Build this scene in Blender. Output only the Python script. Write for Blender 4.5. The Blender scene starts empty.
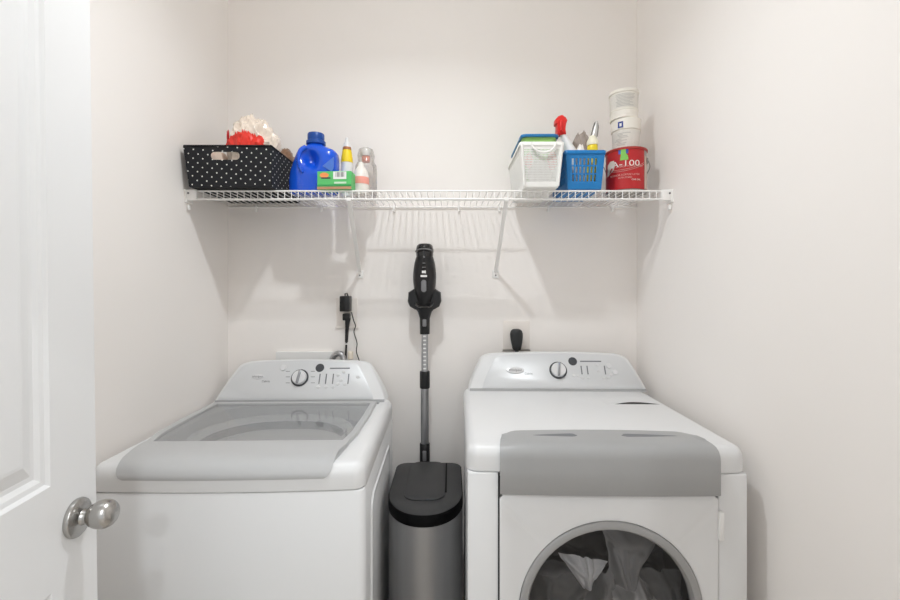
import bpy, bmesh, math, random
from mathutils import Vector, Matrix, noise

# ------------------------------------------------------------------ camera, light, exposure
CZ = 1.38                     # camera height
F = 440.0                     # focal length in pixels of a 900x600 frame
HY = 288.0                    # horizon row
YB = 1.968                    # distance to the back wall
XL, XR = -0.993, 0.836        # side walls
ZC = 2.74                     # ceiling
YF = 0.04                     # inner face of the wall with the doorway

sc = bpy.context.scene
C = sc.collection
cam_d = bpy.data.cameras.new('camera')
cam = bpy.data.objects.new('camera', cam_d)
C.objects.link(cam)
cam.location = (0, 0, CZ)
cam.rotation_euler = (math.pi / 2, 0, 0)
cam_d.sensor_width = 36
cam_d.lens = 36 * F / 900
cam_d.shift_y = -(300 - HY) / 900
cam_d.clip_start = 0.01
sc.camera = cam

world = bpy.data.worlds.new('world')
sc.world = world
world.use_nodes = True
bg = world.node_tree.nodes['Background']
bg.inputs[0].default_value = (0.96, 0.985, 1.0, 1)
bg.inputs[1].default_value = 1.0

LAMP_COL = (0.93, 0.975, 1.0)
FILL_W = 5.2                  # added point fill that lifts the upper walls, not part of the fixture
LAMP_W = 9.0                 # closet ceiling lamp
HALL_W = (23.0, 11.0)          # the two hall lamps behind the camera
LAMP_POS = (-0.12, 0.97, ZC - 0.10)
HALL_POS = ((0.40, -2.1, ZC - 0.06), (0.02, -0.80, ZC - 0.06))

vs = sc.view_settings
vs.view_transform = 'Standard'
vs.look = 'None'
vs.gamma = 1.0
vs.use_curve_mapping = False
vs.exposure = -0.08
try:
    sc.cycles.diffuse_bounces = 12
    sc.cycles.max_bounces = 18
    sc.cycles.transparent_max_bounces = 16
except Exception:
    pass

# ------------------------------------------------------------------ helpers
def lin(c):
    return tuple(((v / 255) / 12.92 if v / 255 <= 0.04045 else ((v / 255 + 0.055) / 1.055) ** 2.4) for v in c) + (1.0,)

def P(px, py, y):
    return Vector(((px - 450) / F * y, y, CZ + (HY - py) / F * y))

MATS = {}
def mat(name, col, rough=0.5, metal=0.0, var=0.0, scale=20.0, bump=0.0, bscale=200.0, coat=0.0, emit=0.0,
        trans=0.0, alpha=1.0, stretch=None, ior=1.45, sheen=0.0, sss=0.0):
    if name in MATS:
        return MATS[name]
    m = bpy.data.materials.new(name)
    m.use_nodes = True
    nt = m.node_tree
    b = nt.nodes['Principled BSDF']
    c = lin(col)
    b.inputs['Base Color'].default_value = c
    b.inputs['Roughness'].default_value = rough
    b.inputs['Metallic'].default_value = metal
    b.inputs['IOR'].default_value = ior
    b.inputs['Coat Weight'].default_value = coat
    b.inputs['Transmission Weight'].default_value = trans
    b.inputs['Alpha'].default_value = alpha
    b.inputs['Sheen Weight'].default_value = sheen
    if emit:
        b.inputs['Emission Color'].default_value = c
        b.inputs['Emission Strength'].default_value = emit
    tc = nt.nodes.new('ShaderNodeTexCoord')
    mp = nt.nodes.new('ShaderNodeMapping')
    nt.links.new(tc.outputs['Object'], mp.inputs[0])
    if stretch:
        mp.inputs['Scale'].default_value = stretch
    if var > 0:
        n = nt.nodes.new('ShaderNodeTexNoise')
        n.inputs['Scale'].default_value = scale
        n.inputs['Detail'].default_value = 4
        nt.links.new(mp.outputs[0], n.inputs['Vector'])
        mx = nt.nodes.new('ShaderNodeMix')
        mx.data_type = 'RGBA'
        mx.inputs['A'].default_value = tuple(v * (1 - var) for v in c[:3]) + (1,)
        mx.inputs['B'].default_value = tuple(min(1, v * (1 + var)) for v in c[:3]) + (1,)
        nt.links.new(n.outputs['Fac'], mx.inputs['Factor'])
        nt.links.new(mx.outputs['Result'], b.inputs['Base Color'])
    if bump > 0:
        n2 = nt.nodes.new('ShaderNodeTexNoise')
        n2.inputs['Scale'].default_value = bscale
        n2.inputs['Detail'].default_value = 3
        nt.links.new(mp.outputs[0], n2.inputs['Vector'])
        bp = nt.nodes.new('ShaderNodeBump')
        bp.inputs['Strength'].default_value = bump
        bp.inputs['Distance'].default_value = 0.002
        nt.links.new(n2.outputs['Fac'], bp.inputs['Height'])
        nt.links.new(bp.outputs[0], b.inputs['Normal'])
    MATS[name] = m
    return m

def thing(name, label, cat, loc=(0, 0, 0), rotz=0.0, group=None, kind=None):
    o = bpy.data.objects.new(name, None)
    o.empty_display_size = 0.05
    C.objects.link(o)
    o.location = loc
    o.rotation_euler = (0, 0, rotz)
    tag(o, label, cat, group, kind)
    return o

def tag(o, label=None, cat=None, group=None, kind=None):
    if label: o['label'] = label
    if cat: o['category'] = cat
    if group: o['group'] = group
    if kind: o['kind'] = kind
    return o

def fin(name, bm, m, parent=None, smooth=True, angle=35, label=None, kind=None):
    bmesh.ops.remove_doubles(bm, verts=bm.verts, dist=1e-6)
    bmesh.ops.recalc_face_normals(bm, faces=bm.faces)
    me = bpy.data.meshes.new(name)
    if smooth:
        lim = math.radians(angle)
        for f in bm.faces: f.smooth = True
        for e in bm.edges:
            if len(e.link_faces) == 2 and e.calc_face_angle(0) > lim:
                e.smooth = False
    bm.to_mesh(me)
    bm.free()
    me.materials.append(m)
    o = bpy.data.objects.new(name, me)
    C.objects.link(o)
    if parent: o.parent = parent
    if label: o['label'] = label
    if kind: o['kind'] = kind
    return o

def B():
    return bmesh.new()

def xf(verts, M):
    for v in verts: v.co = M @ v.co

def box(bm, x0, x1, y0, y1, z0, z1, bev=0.0, seg=2, M=None):
    r = bmesh.ops.create_cube(bm, size=1.0)
    vs_ = r['verts']
    for v in vs_:
        v.co = Vector(((x0 + x1) / 2 + v.co.x * (x1 - x0), (y0 + y1) / 2 + v.co.y * (y1 - y0), (z0 + z1) / 2 + v.co.z * (z1 - z0)))
    if bev > 0:
        es = list({e for v in vs_ for e in v.link_edges})
        r2 = bmesh.ops.bevel(bm, geom=es, offset=bev, segments=seg, profile=0.5, affect='EDGES')
        vs_ = list({v for f in r2['faces'] for v in f.verts} | {v for v in vs_ if v.is_valid})
    if M is not None: xf(vs_, M)
    return bm

def loft(bm, rings, cap0=True, cap1=True, closed=True, M=None):
    """rings: lists of equal length of 3D points"""
    R = []
    for ring in rings:
        R.append([bm.verts.new((M @ Vector(p)) if M is not None else p) for p in ring])
    n = len(R[0])
    for a, b in zip(R, R[1:]):
        for i in range(n if closed else n - 1):
            j = (i + 1) % n
            try: bm.faces.new((a[i], a[j], b[j], b[i]))
            except ValueError: pass
    if cap0: bm.faces.new(R[0][::-1])
    if cap1: bm.faces.new(R[-1])
    return bm

def rrect(w, d, r, n=6, cx=0.0, cy=0.0, bow=0.0):
    """rounded rectangle outline CCW; bow pushes the -y side outward"""
    r = max(min(r, w / 2 - 1e-4, d / 2 - 1e-4), 1e-4)
    pts = []
    for k, (sx, sy) in enumerate(((1, 1), (-1, 1), (-1, -1), (1, -1))):
        for i in range(n + 1):
            a = math.pi / 2 * (k + i / n)
            pts.append([sx * (w / 2 - r) + r * math.cos(a), sy * (d / 2 - r) + r * math.sin(a)])
        if k == 2:      # extra points along the front side
            for i in range(1, 12):
                t = i / 12
                pts.append([-(w / 2 - r) + t * (w - 2 * r), -d / 2])
    for p in pts:
        if bow and p[1] < 0:
            p[1] -= bow * (1 - (2 * p[0] / w) ** 2) * min(1, -p[1] / (d / 2))
        p[0] += cx
        p[1] += cy
    return pts

def at_z(pts, z):
    return [(p[0], p[1], z) for p in pts]

def lathe(bm, prof, n=24, M=None, cap=True):
    rings = []
    for r, z in prof:
        r = max(r, 1e-4)
        rings.append([(r * math.cos(2 * math.pi * i / n), r * math.sin(2 * math.pi * i / n), z) for i in range(n)])
    return loft(bm, rings, cap, cap, True, M)

def tube(bm, pts, r, n=8, cap=True):
    pts = [Vector(p) for p in pts]
    rings = []
    up = None
    for i, p in enumerate(pts):
        t = (pts[min(i + 1, len(pts) - 1)] - pts[max(i - 1, 0)]).normalized()
        if up is None:
            up = Vector((0, 0, 1)) if abs(t.z) < 0.9 else Vector((1, 0, 0))
        s = t.cross(up).normalized()
        up = s.cross(t).normalized()
        rr = r[i] if isinstance(r, (list, tuple)) else r
        rings.append([p + rr * (math.cos(2 * math.pi * k / n) * s + math.sin(2 * math.pi * k / n) * up) for k in range(n)])
    return loft(bm, rings, cap, cap)

def spline(pts, k=8):
    pts = [Vector(p) for p in pts]
    q = [pts[0] * 2 - pts[1]] + pts + [pts[-1] * 2 - pts[-2]]
    out = []
    for i in range(1, len(q) - 2):
        for j in range(k):
            t = j / k
            a, b, c, d = q[i - 1], q[i], q[i + 1], q[i + 2]
            out.append(0.5 * ((2 * b) + (c - a) * t + (2 * a - 5 * b + 4 * c - d) * t * t + (3 * b - a - 3 * c + d) * t ** 3))
    out.append(pts[-1])
    return out

def frame(origin, xdir, zdir):
    """matrix with local x along xdir, local z along zdir"""
    z = Vector(zdir).normalized()
    x = Vector(xdir).normalized()
    y = z.cross(x).normalized()
    x = y.cross(z).normalized()
    return Matrix(((x.x, y.x, z.x, origin[0]), (x.y, y.y, z.y, origin[1]), (x.z, y.z, z.z, origin[2]), (0, 0, 0, 1)))

def text(name, body, size, m, M, parent, ext=0.0002, bold=0.0, squash=1.0):
    cu = bpy.data.curves.new(name, 'FONT')
    cu.body = body
    cu.size = size
    cu.align_x = 'CENTER'
    cu.align_y = 'CENTER'
    cu.extrude = ext
    cu.offset = bold
    cu.resolution_u = 3
    t = bpy.data.objects.new(name, cu)
    C.objects.link(t)
    dg = bpy.context.evaluated_depsgraph_get()
    me = bpy.data.meshes.new_from_object(t.evaluated_get(dg))
    bpy.data.objects.remove(t)
    bpy.data.curves.remove(cu)
    me.transform(M @ Matrix.Diagonal((squash, 1, 1, 1)))
    me.materials.clear()
    me.materials.append(m)
    o = bpy.data.objects.new(name, me)
    C.objects.link(o)
    o.parent = parent
    return o

def grid_panel(bm, us, vs_, hole, quad, thick):
    """flat wall between 4 corner points with the cells for which hole(i,j) is true left open"""
    a, b, c, d = [Vector(q) for q in quad]      # (0,0) (1,0) (1,1) (0,1)
    tmp = bmesh.new()
    V = [[tmp.verts.new((a * (1 - u) + b * u) * (1 - v) + (d * (1 - u) + c * u) * v) for v in vs_] for u in us]
    for i in range(len(us) - 1):
        for j in range(len(vs_) - 1):
            if not hole(i, j):
                tmp.faces.new((V[i][j], V[i + 1][j], V[i + 1][j + 1], V[i][j + 1]))
    bmesh.ops.delete(tmp, geom=[v for v in tmp.verts if not v.link_faces], context='VERTS')
    bmesh.ops.recalc_face_normals(tmp, faces=tmp.faces)
    bmesh.ops.solidify(tmp, geom=tmp.faces[:], thickness=thick)
    me = bpy.data.meshes.new('tmp')
    tmp.to_mesh(me)
    tmp.free()
    bm.from_mesh(me)
    bpy.data.meshes.remove(me)
    return bm

def sstep(a, b, x):
    t = max(0, min(1, (x - a) / (b - a)))
    return t * t * (3 - 2 * t)

def interp(tab, x):
    for (x0, y0), (x1, y1) in zip(tab, tab[1:]):
        if x <= x1:
            t = (x - x0) / (x1 - x0)
            t = max(0, t)
            t = t * t * (3 - 2 * t)
            return y0 + (y1 - y0) * t
    return tab[-1][1]

# ------------------------------------------------------------------ materials
M_wall = mat('wall_paint', (244, 240, 236.5), 0.85, var=0.012, scale=3, bump=0.05, bscale=350)
M_ceil = mat('ceiling_paint', (246, 245, 244), 0.9, var=0.01, scale=3)
M_floor = mat('floor_vinyl', (204, 196, 186), 0.55, var=0.12, scale=9, bump=0.05)
M_door = mat('door_paint', (230, 231, 232), 0.42, var=0.006, scale=4, bump=0.03, bscale=160)
M_white = mat('appliance_white', (224, 225, 226), 0.36, var=0.004, scale=5)
M_wplast = mat('white_plastic', (235, 235, 234), 0.4)
M_fascia = mat('grey_fascia', (164, 165, 166), 0.38, var=0.02, scale=4)
M_lid = mat('lid_grey', (186, 187, 188), 0.30, var=0.02, scale=4)
M_panel = mat('silver_panel', (216, 218, 220), 0.38, metal=0.15, var=0.02, scale=6)
M_chrome = mat('chrome', (214, 214, 214), 0.12, metal=1.0)
M_ring = mat('door_ring_grey', (158, 158, 158), 0.35)
M_dark = mat('dark_gap', (40, 40, 42), 0.6)
M_print = mat('print_grey', (120, 122, 126), 0.6)
M_printd = mat('print_dark', (70, 72, 76), 0.6)
M_black = mat('black_plastic', (22, 22, 24), 0.35, var=0.15, scale=30)
M_blackm = mat('black_lid_plastic', (52, 52, 53), 0.5, var=0.12, scale=60, bump=0.15, bscale=500)
M_blackrim = mat('black_rim', (6, 6, 7), 0.65, ior=1.2)
M_greyb = mat('grey_button', (120, 120, 122), 0.4)
M_alu = mat('aluminium_tube', (176, 177, 180), 0.28, metal=0.9, var=0.05, scale=30)
M_steel = mat('brushed_steel', (158, 158, 159), 0.42, metal=0.85, var=0.25, scale=14, bump=0.12, bscale=60, stretch=(1, 1, 0.03))
M_nickel = mat('satin_nickel', (178, 176, 173), 0.27, metal=1.0, var=0.05, scale=40)
M_wire = mat('wire_white', (243, 242, 240), 0.35)

# ------------------------------------------------------------------ room shell
def struct(name, bm, m):
    o = fin(name, bm, m, None, smooth=False)
    o['kind'] = 'structure'
    return o

HX0, HX1, HYB = -1.6, 1.6, -3.2      # hall behind the camera
b = B(); box(b, XL - 0.1, XR + 0.1, YB, YB + 0.1, 0, ZC); struct('wall_back', b, M_wall)
b = B(); box(b, XL - 0.1, XL, YF - 0.12, YB, 0, ZC); struct('wall_left', b, M_wall)
b = B(); box(b, XR, XR + 0.1, YF - 0.12, YB, 0, ZC); struct('wall_right', b, M_wall)
DX0, DX1, DZ = -0.60, 0.24, 2.05     # doorway opening
b = B()
box(b, XL, DX0, YF - 0.12, YF, 0, ZC)
box(b, DX1, XR, YF - 0.12, YF, 0, ZC)
box(b, DX0, DX1, YF - 0.12, YF, DZ, ZC)
struct('wall_front', b, M_wall)
b = B(); box(b, HX0, HX1, HYB, YB + 0.1, -0.05, 0); struct('floor', b, M_floor)
b = B(); box(b, HX0, HX1, HYB, YB + 0.1, ZC, ZC + 0.05); struct('ceiling', b, M_ceil)

# ------------------------------------------------------------------ lamps
def ceiling_lamp(label, pos, watts, rad, group=None, fill=0, spread=180):
    t = thing('ceiling_lamp', label, 'lamp', (pos[0], pos[1], ZC), 0, group)
    b = B(); lathe(b, [(rad + 0.03, 0.0), (rad + 0.03, -0.010), (rad + 0.018, -0.018), (rad - 0.01, -0.022), (rad - 0.015, -0.038), (0.01, -0.040)], 32)
    fin('canopy', b, M_wplast, t)
    ld = bpy.data.lights.new('downlight', 'AREA')
    ld.shape = 'DISK'
    ld.size = 2 * rad
    ld.energy = watts
    ld.spread = math.radians(spread)
    ld.color = LAMP_COL
    l = bpy.data.objects.new('downlight', ld)
    C.objects.link(l)
    l.parent = t
    l.location = (0, 0, -0.041)
    if fill:
        gd = bpy.data.lights.new('added_fill', 'POINT')  # extra point light, added to brighten the walls near the ceiling
        gd.energy = fill
        gd.shadow_soft_size = 0.026
        gd.color = LAMP_COL
        g = bpy.data.objects.new('added_fill', gd)
        C.objects.link(g)
        g.parent = t
        g.location = (0, 0, -0.070)
    return t

ceiling_lamp('white ceiling lamp over the washer and dryer', LAMP_POS, LAMP_W, 0.04, fill=FILL_W, spread=149)
ceiling_lamp('far white hall ceiling lamp behind the doorway', HALL_POS[0], HALL_W[0], 0.035, 'hall ceiling lamps')
ceiling_lamp('near white hall ceiling lamp just outside the doorway', HALL_POS[1], HALL_W[1], 0.03, 'hall ceiling lamps')

# ------------------------------------------------------------------ door
door = thing('door_1', 'white moulded panel door swung open with round nickel knob', 'door', (-0.679, 0.86, 0.0), 0, kind='structure')
door.rotation_euler = (0.0117, 0, math.atan2(-0.989, 0.146))
DW, DH, DT = 0.81, 2.03, 0.035
def ringpts(x0, x1, z0, z1, y):
    return [(x0, y, z0), (x1, y, z0), (x1, y, z1), (x0, y, z1)]
def door_panel(b, x0, x1, z0, z1, y):
    """moulded recess and raised field"""
    rs = [(0, 0), (0.006, -0.0045), (0.014, -0.0055), (0.022, -0.0095), (0.030, -0.0095), (0.052, -0.003), (0.058, -0.0025)]
    loft(b, [ringpts(x0 + i, x1 - i, z0 + i, z1 - i, y + d) for i, d in rs], False, True)
PX0, PX1 = 0.117, DW - 0.117
PAN = [(0.20, 0.866), (1.045, 1.90)]
b = B()
# slab: front face split round the panel openings
xs = [0, PX0, PX1, DW]
zs = [0.01, PAN[0][0], PAN[0][1], PAN[1][0], PAN[1][1], DH]
for i in range(3):
    for j in range(5):
        if i == 1 and j in (1, 3): continue
        vv = [b.verts.new(p) for p in ((xs[i], 0, zs[j]), (xs[i + 1], 0, zs[j]), (xs[i + 1], 0, zs[j + 1]), (xs[i], 0, zs[j + 1]))]
        b.faces.new(vv)
loft(b, [ringpts(0, DW, 0.01, DH, 0), ringpts(0, DW, 0.01, DH, -DT)], False, True)
fin('door_slab', b, M_door, door, smooth=False)
for (z0, z1) in PAN:
    b = B(); door_panel(b, PX0, PX1, z0, z1, 0)
    fin('door_panel', b, M_door, door, smooth=False)
KZ = 0.962
kn = B()
Mk = frame((0.058, 0.0, KZ), (1, 0, 0), (0, 1, 0))
lathe(kn, [(0.024, 0.0), (0.0335, 0.0), (0.0345, 0.004), (0.033, 0.008), (0.027, 0.011), (0.014, 0.013), (0.0115, 0.018), (0.0115, 0.022)], 40, Mk)
rose = fin('knob_rose', kn, M_nickel, door)
kn = B()
Mk2 = frame((0.058, 0.0, KZ), (1, 0, 0), (0.0, 1, 0.06))
pr = []
for i in range(17):
    a = math.pi * i / 16
    pr.append((0.0245 * math.sin(a) ** 0.85 * (1 - 0.12 * math.cos(a)) + 0.0005, 0.0435 - 0.0255 * math.cos(a)))
lathe(kn, pr, 40, Mk2)
fin('knob', kn, M_nickel, door)

# ------------------------------------------------------------------ appliances
def console(t, name, w_bot, w_top, H, z0, y0, lean, yback, arch=0.006, cx=0.0, panel_in=(0.016, 0.05)):
    """returns (console object, frame of the face)"""
    def outline(ins_l, ins_r, ins_t, ins_b=0.0):
        # points: bottom-left -> bottom-right -> up right side -> arched top -> down left side
        bl, br = -w_bot / 2 + ins_l, w_bot / 2 - ins_r
        tl, tr = -w_top / 2 + ins_l, w_top / 2 - ins_r
        Ht = H - ins_t
        pts = []
        for i in range(9): pts.append((bl + (br - bl) * i / 8, ins_b))
        ctrl = [Vector((br, ins_b)), Vector((tr + (br - tr) * 0.06, Ht * 1.0))]
        for i in range(1, 7): pts.append((br + (tr + 0.03 - br) * (i / 7) ** 1.25, ins_b + (Ht - ins_b) * 0.86 * (i / 7)))
        c0 = Vector((tr + 0.03, ins_b + (Ht - ins_b) * 0.86)); c1 = Vector((tr + 0.018, Ht - 0.003)); c2 = Vector((tr - 0.03, Ht))
        for i in range(6):
            s = i / 5
            q = c0 * (1 - s) ** 2 + c1 * 2 * s * (1 - s) + c2 * s * s
            pts.append((q.x, q.y))
        for i in range(1, 12):
            s = i / 12
            x = c2.x + (tl + 0.03 - c2.x) * s
            pts.append((x, Ht + arch * 4 * s * (1 - s)))
        d0 = Vector((tl - 0.03, ins_b + (Ht - ins_b) * 0.86)); d1 = Vector((tl - 0.018, Ht - 0.003)); d2 = Vector((tl + 0.03, Ht))
        for i in range(6):
            s = i / 5
            q = d2 * (1 - s) ** 2 + d1 * 2 * s * (1 - s) + d0 * s * s
            pts.append((q.x, q.y))
        for i in range(6, 0, -1): pts.append((bl + (tl - 0.03 - bl) * (i / 7) ** 1.25, ins_b + (Ht - ins_b) * 0.86 * (i / 7)))
        return pts
    def on(pts, off):
        n = Vector((0, -1, lean)).normalized()
        return [Vector((cx + u, y0 + lean * v, z0 + v)) + n * off for u, v in pts]
    o0 = outline(0, 0, 0)
    o1 = outline(0.005, 0.005, 0.003)
    b = B()
    back = [(cx + u, yback, z0 + v) for u, v in o0]
    edge = [Vector((cx + u, y0 + lean * v + 0.006, z0 + v)) for u, v in o0]
    loft(b, [on(o1, 0.0), edge, back], True, True)
    body = fin(name, b, M_white, t, angle=50)
    b = B()
    p0 = outline(panel_in[0], panel_in[1], 0.0035, 0.012)
    p1 = outline(panel_in[0] + 0.001, panel_in[1] + 0.001, 0.0045, 0.013)
    loft(b, [on(p0, -0.002), on(p0, 0.0012), on(p1, 0.002)], True, True)
    pan = fin('control_panel', b, M_panel, body, angle=50)
    # thin trim line along the base of the panel
    b = B()
    n = Vector((0, -1, lean)).normalized()
    loft(b, [on([(-w_bot / 2 + 0.005, 0.0), (w_bot / 2 - 0.005, 0.0), (w_bot / 2 - 0.005, 0.011), (-w_bot / 2 + 0.005, 0.011)], d) for d in (-0.001, 0.001)])
    fin('console_trim', b, M_fascia, body, smooth=False)
    FM = frame((cx, y0, z0), (1, 0, 0), (0, -1, lean))
    return body, FM

def uv_on(t, FM, px, py):
    """pixel -> (u, v) on the console face of thing t"""
    Mw = Matrix.Translation(t.location) @ Matrix.Rotation(t.rotation_euler.z, 4, 'Z') @ FM
    Mi = Mw.inverted()
    o = Mi @ Vector((0, 0, CZ))
    d = (Mi @ P(px, py, 1.0)) - o
    s = -o.z / d.z
    q = o + d * s
    return q.x, q.y

def dial(parent, FM, u, v, r):
    M = FM @ Matrix.Translation((u, v, 0.002))
    b = B(); lathe(b, [(r, 0), (r, 0.003), (r * 0.93, 0.005), (r * 0.8, 0.005)], 36, M)
    k = fin('dial_ring', b, M_printd, parent)
    b = B(); lathe(b, [(r * 0.84, 0), (r * 0.83, 0.012), (r * 0.76, 0.018), (r * 0.5, 0.019)], 36, M)
    k = fin('dial', b, M_chrome_soft, parent)
    b = B(); box(b, -r * 0.13, r * 0.13, -r * 0.78, r * 0.78, 0.012, 0.027, 0.003, 2, M @ Matrix.Rotation(-0.12, 4, 'Z'))
    fin('dial_grip', b, M_greyb2, k)

M_chrome_soft = mat('dial_silver', (226, 227, 229), 0.28, metal=0.3)
M_greyb2 = mat('dial_grip_grey', (150, 152, 155), 0.35, metal=0.3)

def disc(parent, name, FM, u, v, r, m, h=0.001, sx=1.0):
    b = B(); lathe(b, [(r, 0), (r, h), (r * 0.92, h * 1.3)], 24, FM @ Matrix.Translation((u, v, 0.0018)) @ Matrix.Diagonal((sx, 1, 1, 1)))
    return fin(name, b, m, parent)

def bar(parent, name, FM, u0, u1, v0, v1, m, h=0.0008):
    b = B(); box(b, min(u0, u1), max(u0, u1), min(v0, v1), max(v0, v1), 0, h, 0, 1, FM @ Matrix.Translation((0, 0, 0.0016)))
    return fin(name, b, m, parent, smooth=False)

def marks(t, con, FM, dx):
    """control print and buttons common to both consoles; dx = pixel offset helper (func)"""
    pass

# ---------------------------------------- washer
WX, WY, WR = -0.588, 1.155, math.radians(1.3)
washer = thing('washing_machine', 'white top-loading washing machine with grey glass lid, left of the bin', 'washing machine', (WX, WY, 0), WR)
WW, WD, WZ = 0.725, 0.70, 0.915
def wrings(levels, w=WW, d=WD, r=0.035, bow=0.012):
    out = []
    for ins, z in levels:
        out.append(at_z(rrect(w - 2 * ins, d - 2 * ins, max(r - ins, 0.004), 6, 0, d / 2, bow), z))
    return out
b = B(); loft(b, wrings([(0.004, 0.012), (0, 0.02), (0, 0.840), (0.003, 0.845)], r=0.022))
cab = fin('cabinet', b, M_white, washer)
# pressed panel on the right hand side
b = B()
for s, nm in ((1, 'side'),):
    path = []
    ys0, ys1, zs0, zs1, rr = 0.10, 0.56, 0.10, 0.78, 0.05
    rp = rrect(ys1 - ys0, zs1 - zs0, rr, 6, (ys0 + ys1) / 2, (zs0 + zs1) / 2)
    loops = []
    for ins, off in ((0, -0.001), (0.006, 0.005), (0.016, 0.005), (0.022, 0.0015)):
        rp = rrect(ys1 - ys0 - 2 * ins, zs1 - zs0 - 2 * ins, rr - ins, 6, (ys0 + ys1) / 2, (zs0 + zs1) / 2)
        loops.append([(WW / 2 + off, p[0], p[1]) for p in rp])
    loft(b, loops, False, False)
fin('side_bead', b, M_white, cab)
for sx in (-1, 1):
    for yy in (0.06, 0.60):
        b = B(); lathe(b, [(0.02, 0), (0.02, 0.008), (0.01, 0.014)], 14, Matrix.Translation((sx * 0.30, yy, 0)))
        fin('foot', b, M_black, washer)
# top deck with tub opening
lv = [(0.004, 0.846), (0.0005, 0.849), (0, 0.855), (0.0, 0.880)]
for i in range(1, 8):
    a = math.pi / 2 * i / 7
    lv.append((0.026 * (1 - math.cos(a)), 0.880 + (WZ - 0.880) * math.sin(a)))
rings = wrings(lv, r=0.034)
hole = rrect(0.575, 0.48, 0.14, 6, 0, 0.335)
rings += [at_z(hole, WZ), at_z(hole, WZ - 0.05)]
b = B(); loft(b, rings, True, False)
deck = fin('top_deck', b, M_white, washer, angle=40)
M_tub = mat('tub_surround_grey', (128, 129, 131), 0.4)
trr = lambda w, d: rrect(w, d, d / 2 - 0.001, 6, 0, 0.325)
b = B(); loft(b, [at_z(hole, WZ - 0.0495), at_z(rrect(0.545, 0.45, 0.224, 14, 0, 0.315)[:0] or trr(0.545, 0.45), WZ - 0.05)], False, False)
fin('tub_surround', b, M_tub, washer)
b = B(); loft(b, [at_z(trr(0.545, 0.45), WZ - 0.05), at_z(trr(0.530, 0.435), WZ - 0.022), at_z(trr(0.490, 0.395), WZ - 0.020), at_z(trr(0.470, 0.375), WZ - 0.040)], False, False)
fin('tub_ring', b, M_wplast, washer)
b = B(); loft(b, [at_z(trr(0.470, 0.375), WZ - 0.040), at_z(trr(0.46, 0.365), WZ - 0.30)], False, True)
fin('tub', b, mat('basket_grey', (96, 97, 99), 0.35, metal=0.5), washer)
# lid: frame, glass pane, wrapped front bar
HWT = [(-0.01, 0.280), (0.05, 0.285), (0.13, 0.299), (0.25, 0.317), (0.42, 0.322), (0.62, 0.322)]
LC = -0.014
def lcy(y): return -0.0035 - 0.0105 * sstep(0.0, 0.30, y)
LY1 = 0.600
def lid_outline(ins, y0):
    pts = []
    N = 16
    for i in range(N + 1):
        y = y0 + ins + (LY1 - ins - y0 - ins) * i / N
        pts.append((lcy(y) + interp(HWT, y) - ins, y))
    for i in range(N + 1):
        y = LY1 - ins - (LY1 - ins - y0 - ins) * i / N
        pts.append((lcy(y) - interp(HWT, y) + ins, y))
    return pts
b = B()
lo, li = lid_outline(0, 0.085), lid_outline(0.022, 0.085)
loft(b, [at_z(li, WZ + 0.001), at_z(lo, WZ + 0.001), at_z(lo, WZ + 0.009), at_z(lid_outline(0.003, 0.085), WZ + 0.012), at_z(lid_outline(0.019, 0.085), WZ + 0.012), at_z(li, WZ + 0.010), at_z(li, WZ + 0.001)], False, False)
lid = fin('lid', b, M_lid, washer, angle=40)
m = bpy.data.materials.new('lid_glass')
m.use_nodes = True
nt = m.node_tree
pb = nt.nodes['Principled BSDF']
pb.inputs['Base Color'].default_value = lin((170, 172, 174))
pb.inputs['Roughness'].default_value = 0.06
pb.inputs['Alpha'].default_value = 0.42
pb.inputs['Coat Weight'].default_value = 0.6
M_lglass = m
b = B(); loft(b, [at_z(lid_outline(0.018, 0.085), WZ + 0.004), at_z(lid_outline(0.018, 0.085), WZ + 0.0105)], True, True)
fin('lid_glass', b, M_lglass, lid, smooth=False)
b = B()
prof = [(0.150, WZ + 0.0125), (0.120, WZ + 0.014), (0.085, WZ + 0.016), (0.058, WZ + 0.0155), (0.036, WZ + 0.012), (0.018, WZ + 0.004), (0.006, WZ - 0.007), (-0.001, WZ - 0.019), (-0.0035, WZ - 0.029), (-0.002, WZ - 0.0345), (0.006, WZ - 0.036), (0.03, WZ - 0.02), (0.150, WZ + 0.002)]
secs = []
NS = 28
for i in range(NS + 1):
    s = -1 + 2 * i / NS
    ring = []
    for y, z in prof:
        hw = interp(HWT, y)
        drop = WZ + 0.016 - z
        tt = max(0, min(1, (drop - 0.022) / 0.030)) if y < 0.06 else 0
        x = lcy(y) + s * (hw - 0.030 * (1 - math.sqrt(1 - tt * tt * 0.98)))
        bow = 0.012 * (1 - (2 * x / WW) ** 2)
        ring.append((x, y - (bow if y < 0.1 else bow * max(0, (0.15 - y) / 0.05)), z))
    secs.append(ring)
loft(b, secs, True, True)
fin('lid_front_bar', b, M_lid, lid, angle=50)
# hinge strip behind the lid
b = B(); box(b, LC - 0.33, LC + 0.33, LY1 + 0.002, LY1 + 0.026, WZ - 0.002, WZ + 0.006, 0.002)
fin('hinge_cover', b, M_fascia, washer)
CY0 = 0.632
wcon, WF = console(washer, 'console', 0.695, 0.50, 0.155, WZ - 0.002, CY0, 0.55, 0.735, panel_in=(0.014, 0.050), cx=-0.008)
uv = lambda px, py: uv_on(washer, WF, px, py)
u, v = uv(300, 378); dial(wcon, WF, u, v, 0.036)
u, v = uv(320, 368); disc(wcon, 'round_badge', WF, u, v, 0.018, M_printd)
u, v = uv(283.5, 368); disc(wcon, 'start_button', WF, u, v, 0.013, M_chrome_soft, 0.003)
u, v = uv(258, 377); disc(wcon, 'maker_badge', WF, u, v, 0.010, M_chrome_soft, 0.002, 2.6)
text('badge_print', 'Whirlpool', 0.011, M_print, WF @ Matrix.Translation((u, v, 0.0050)), wcon)
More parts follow.
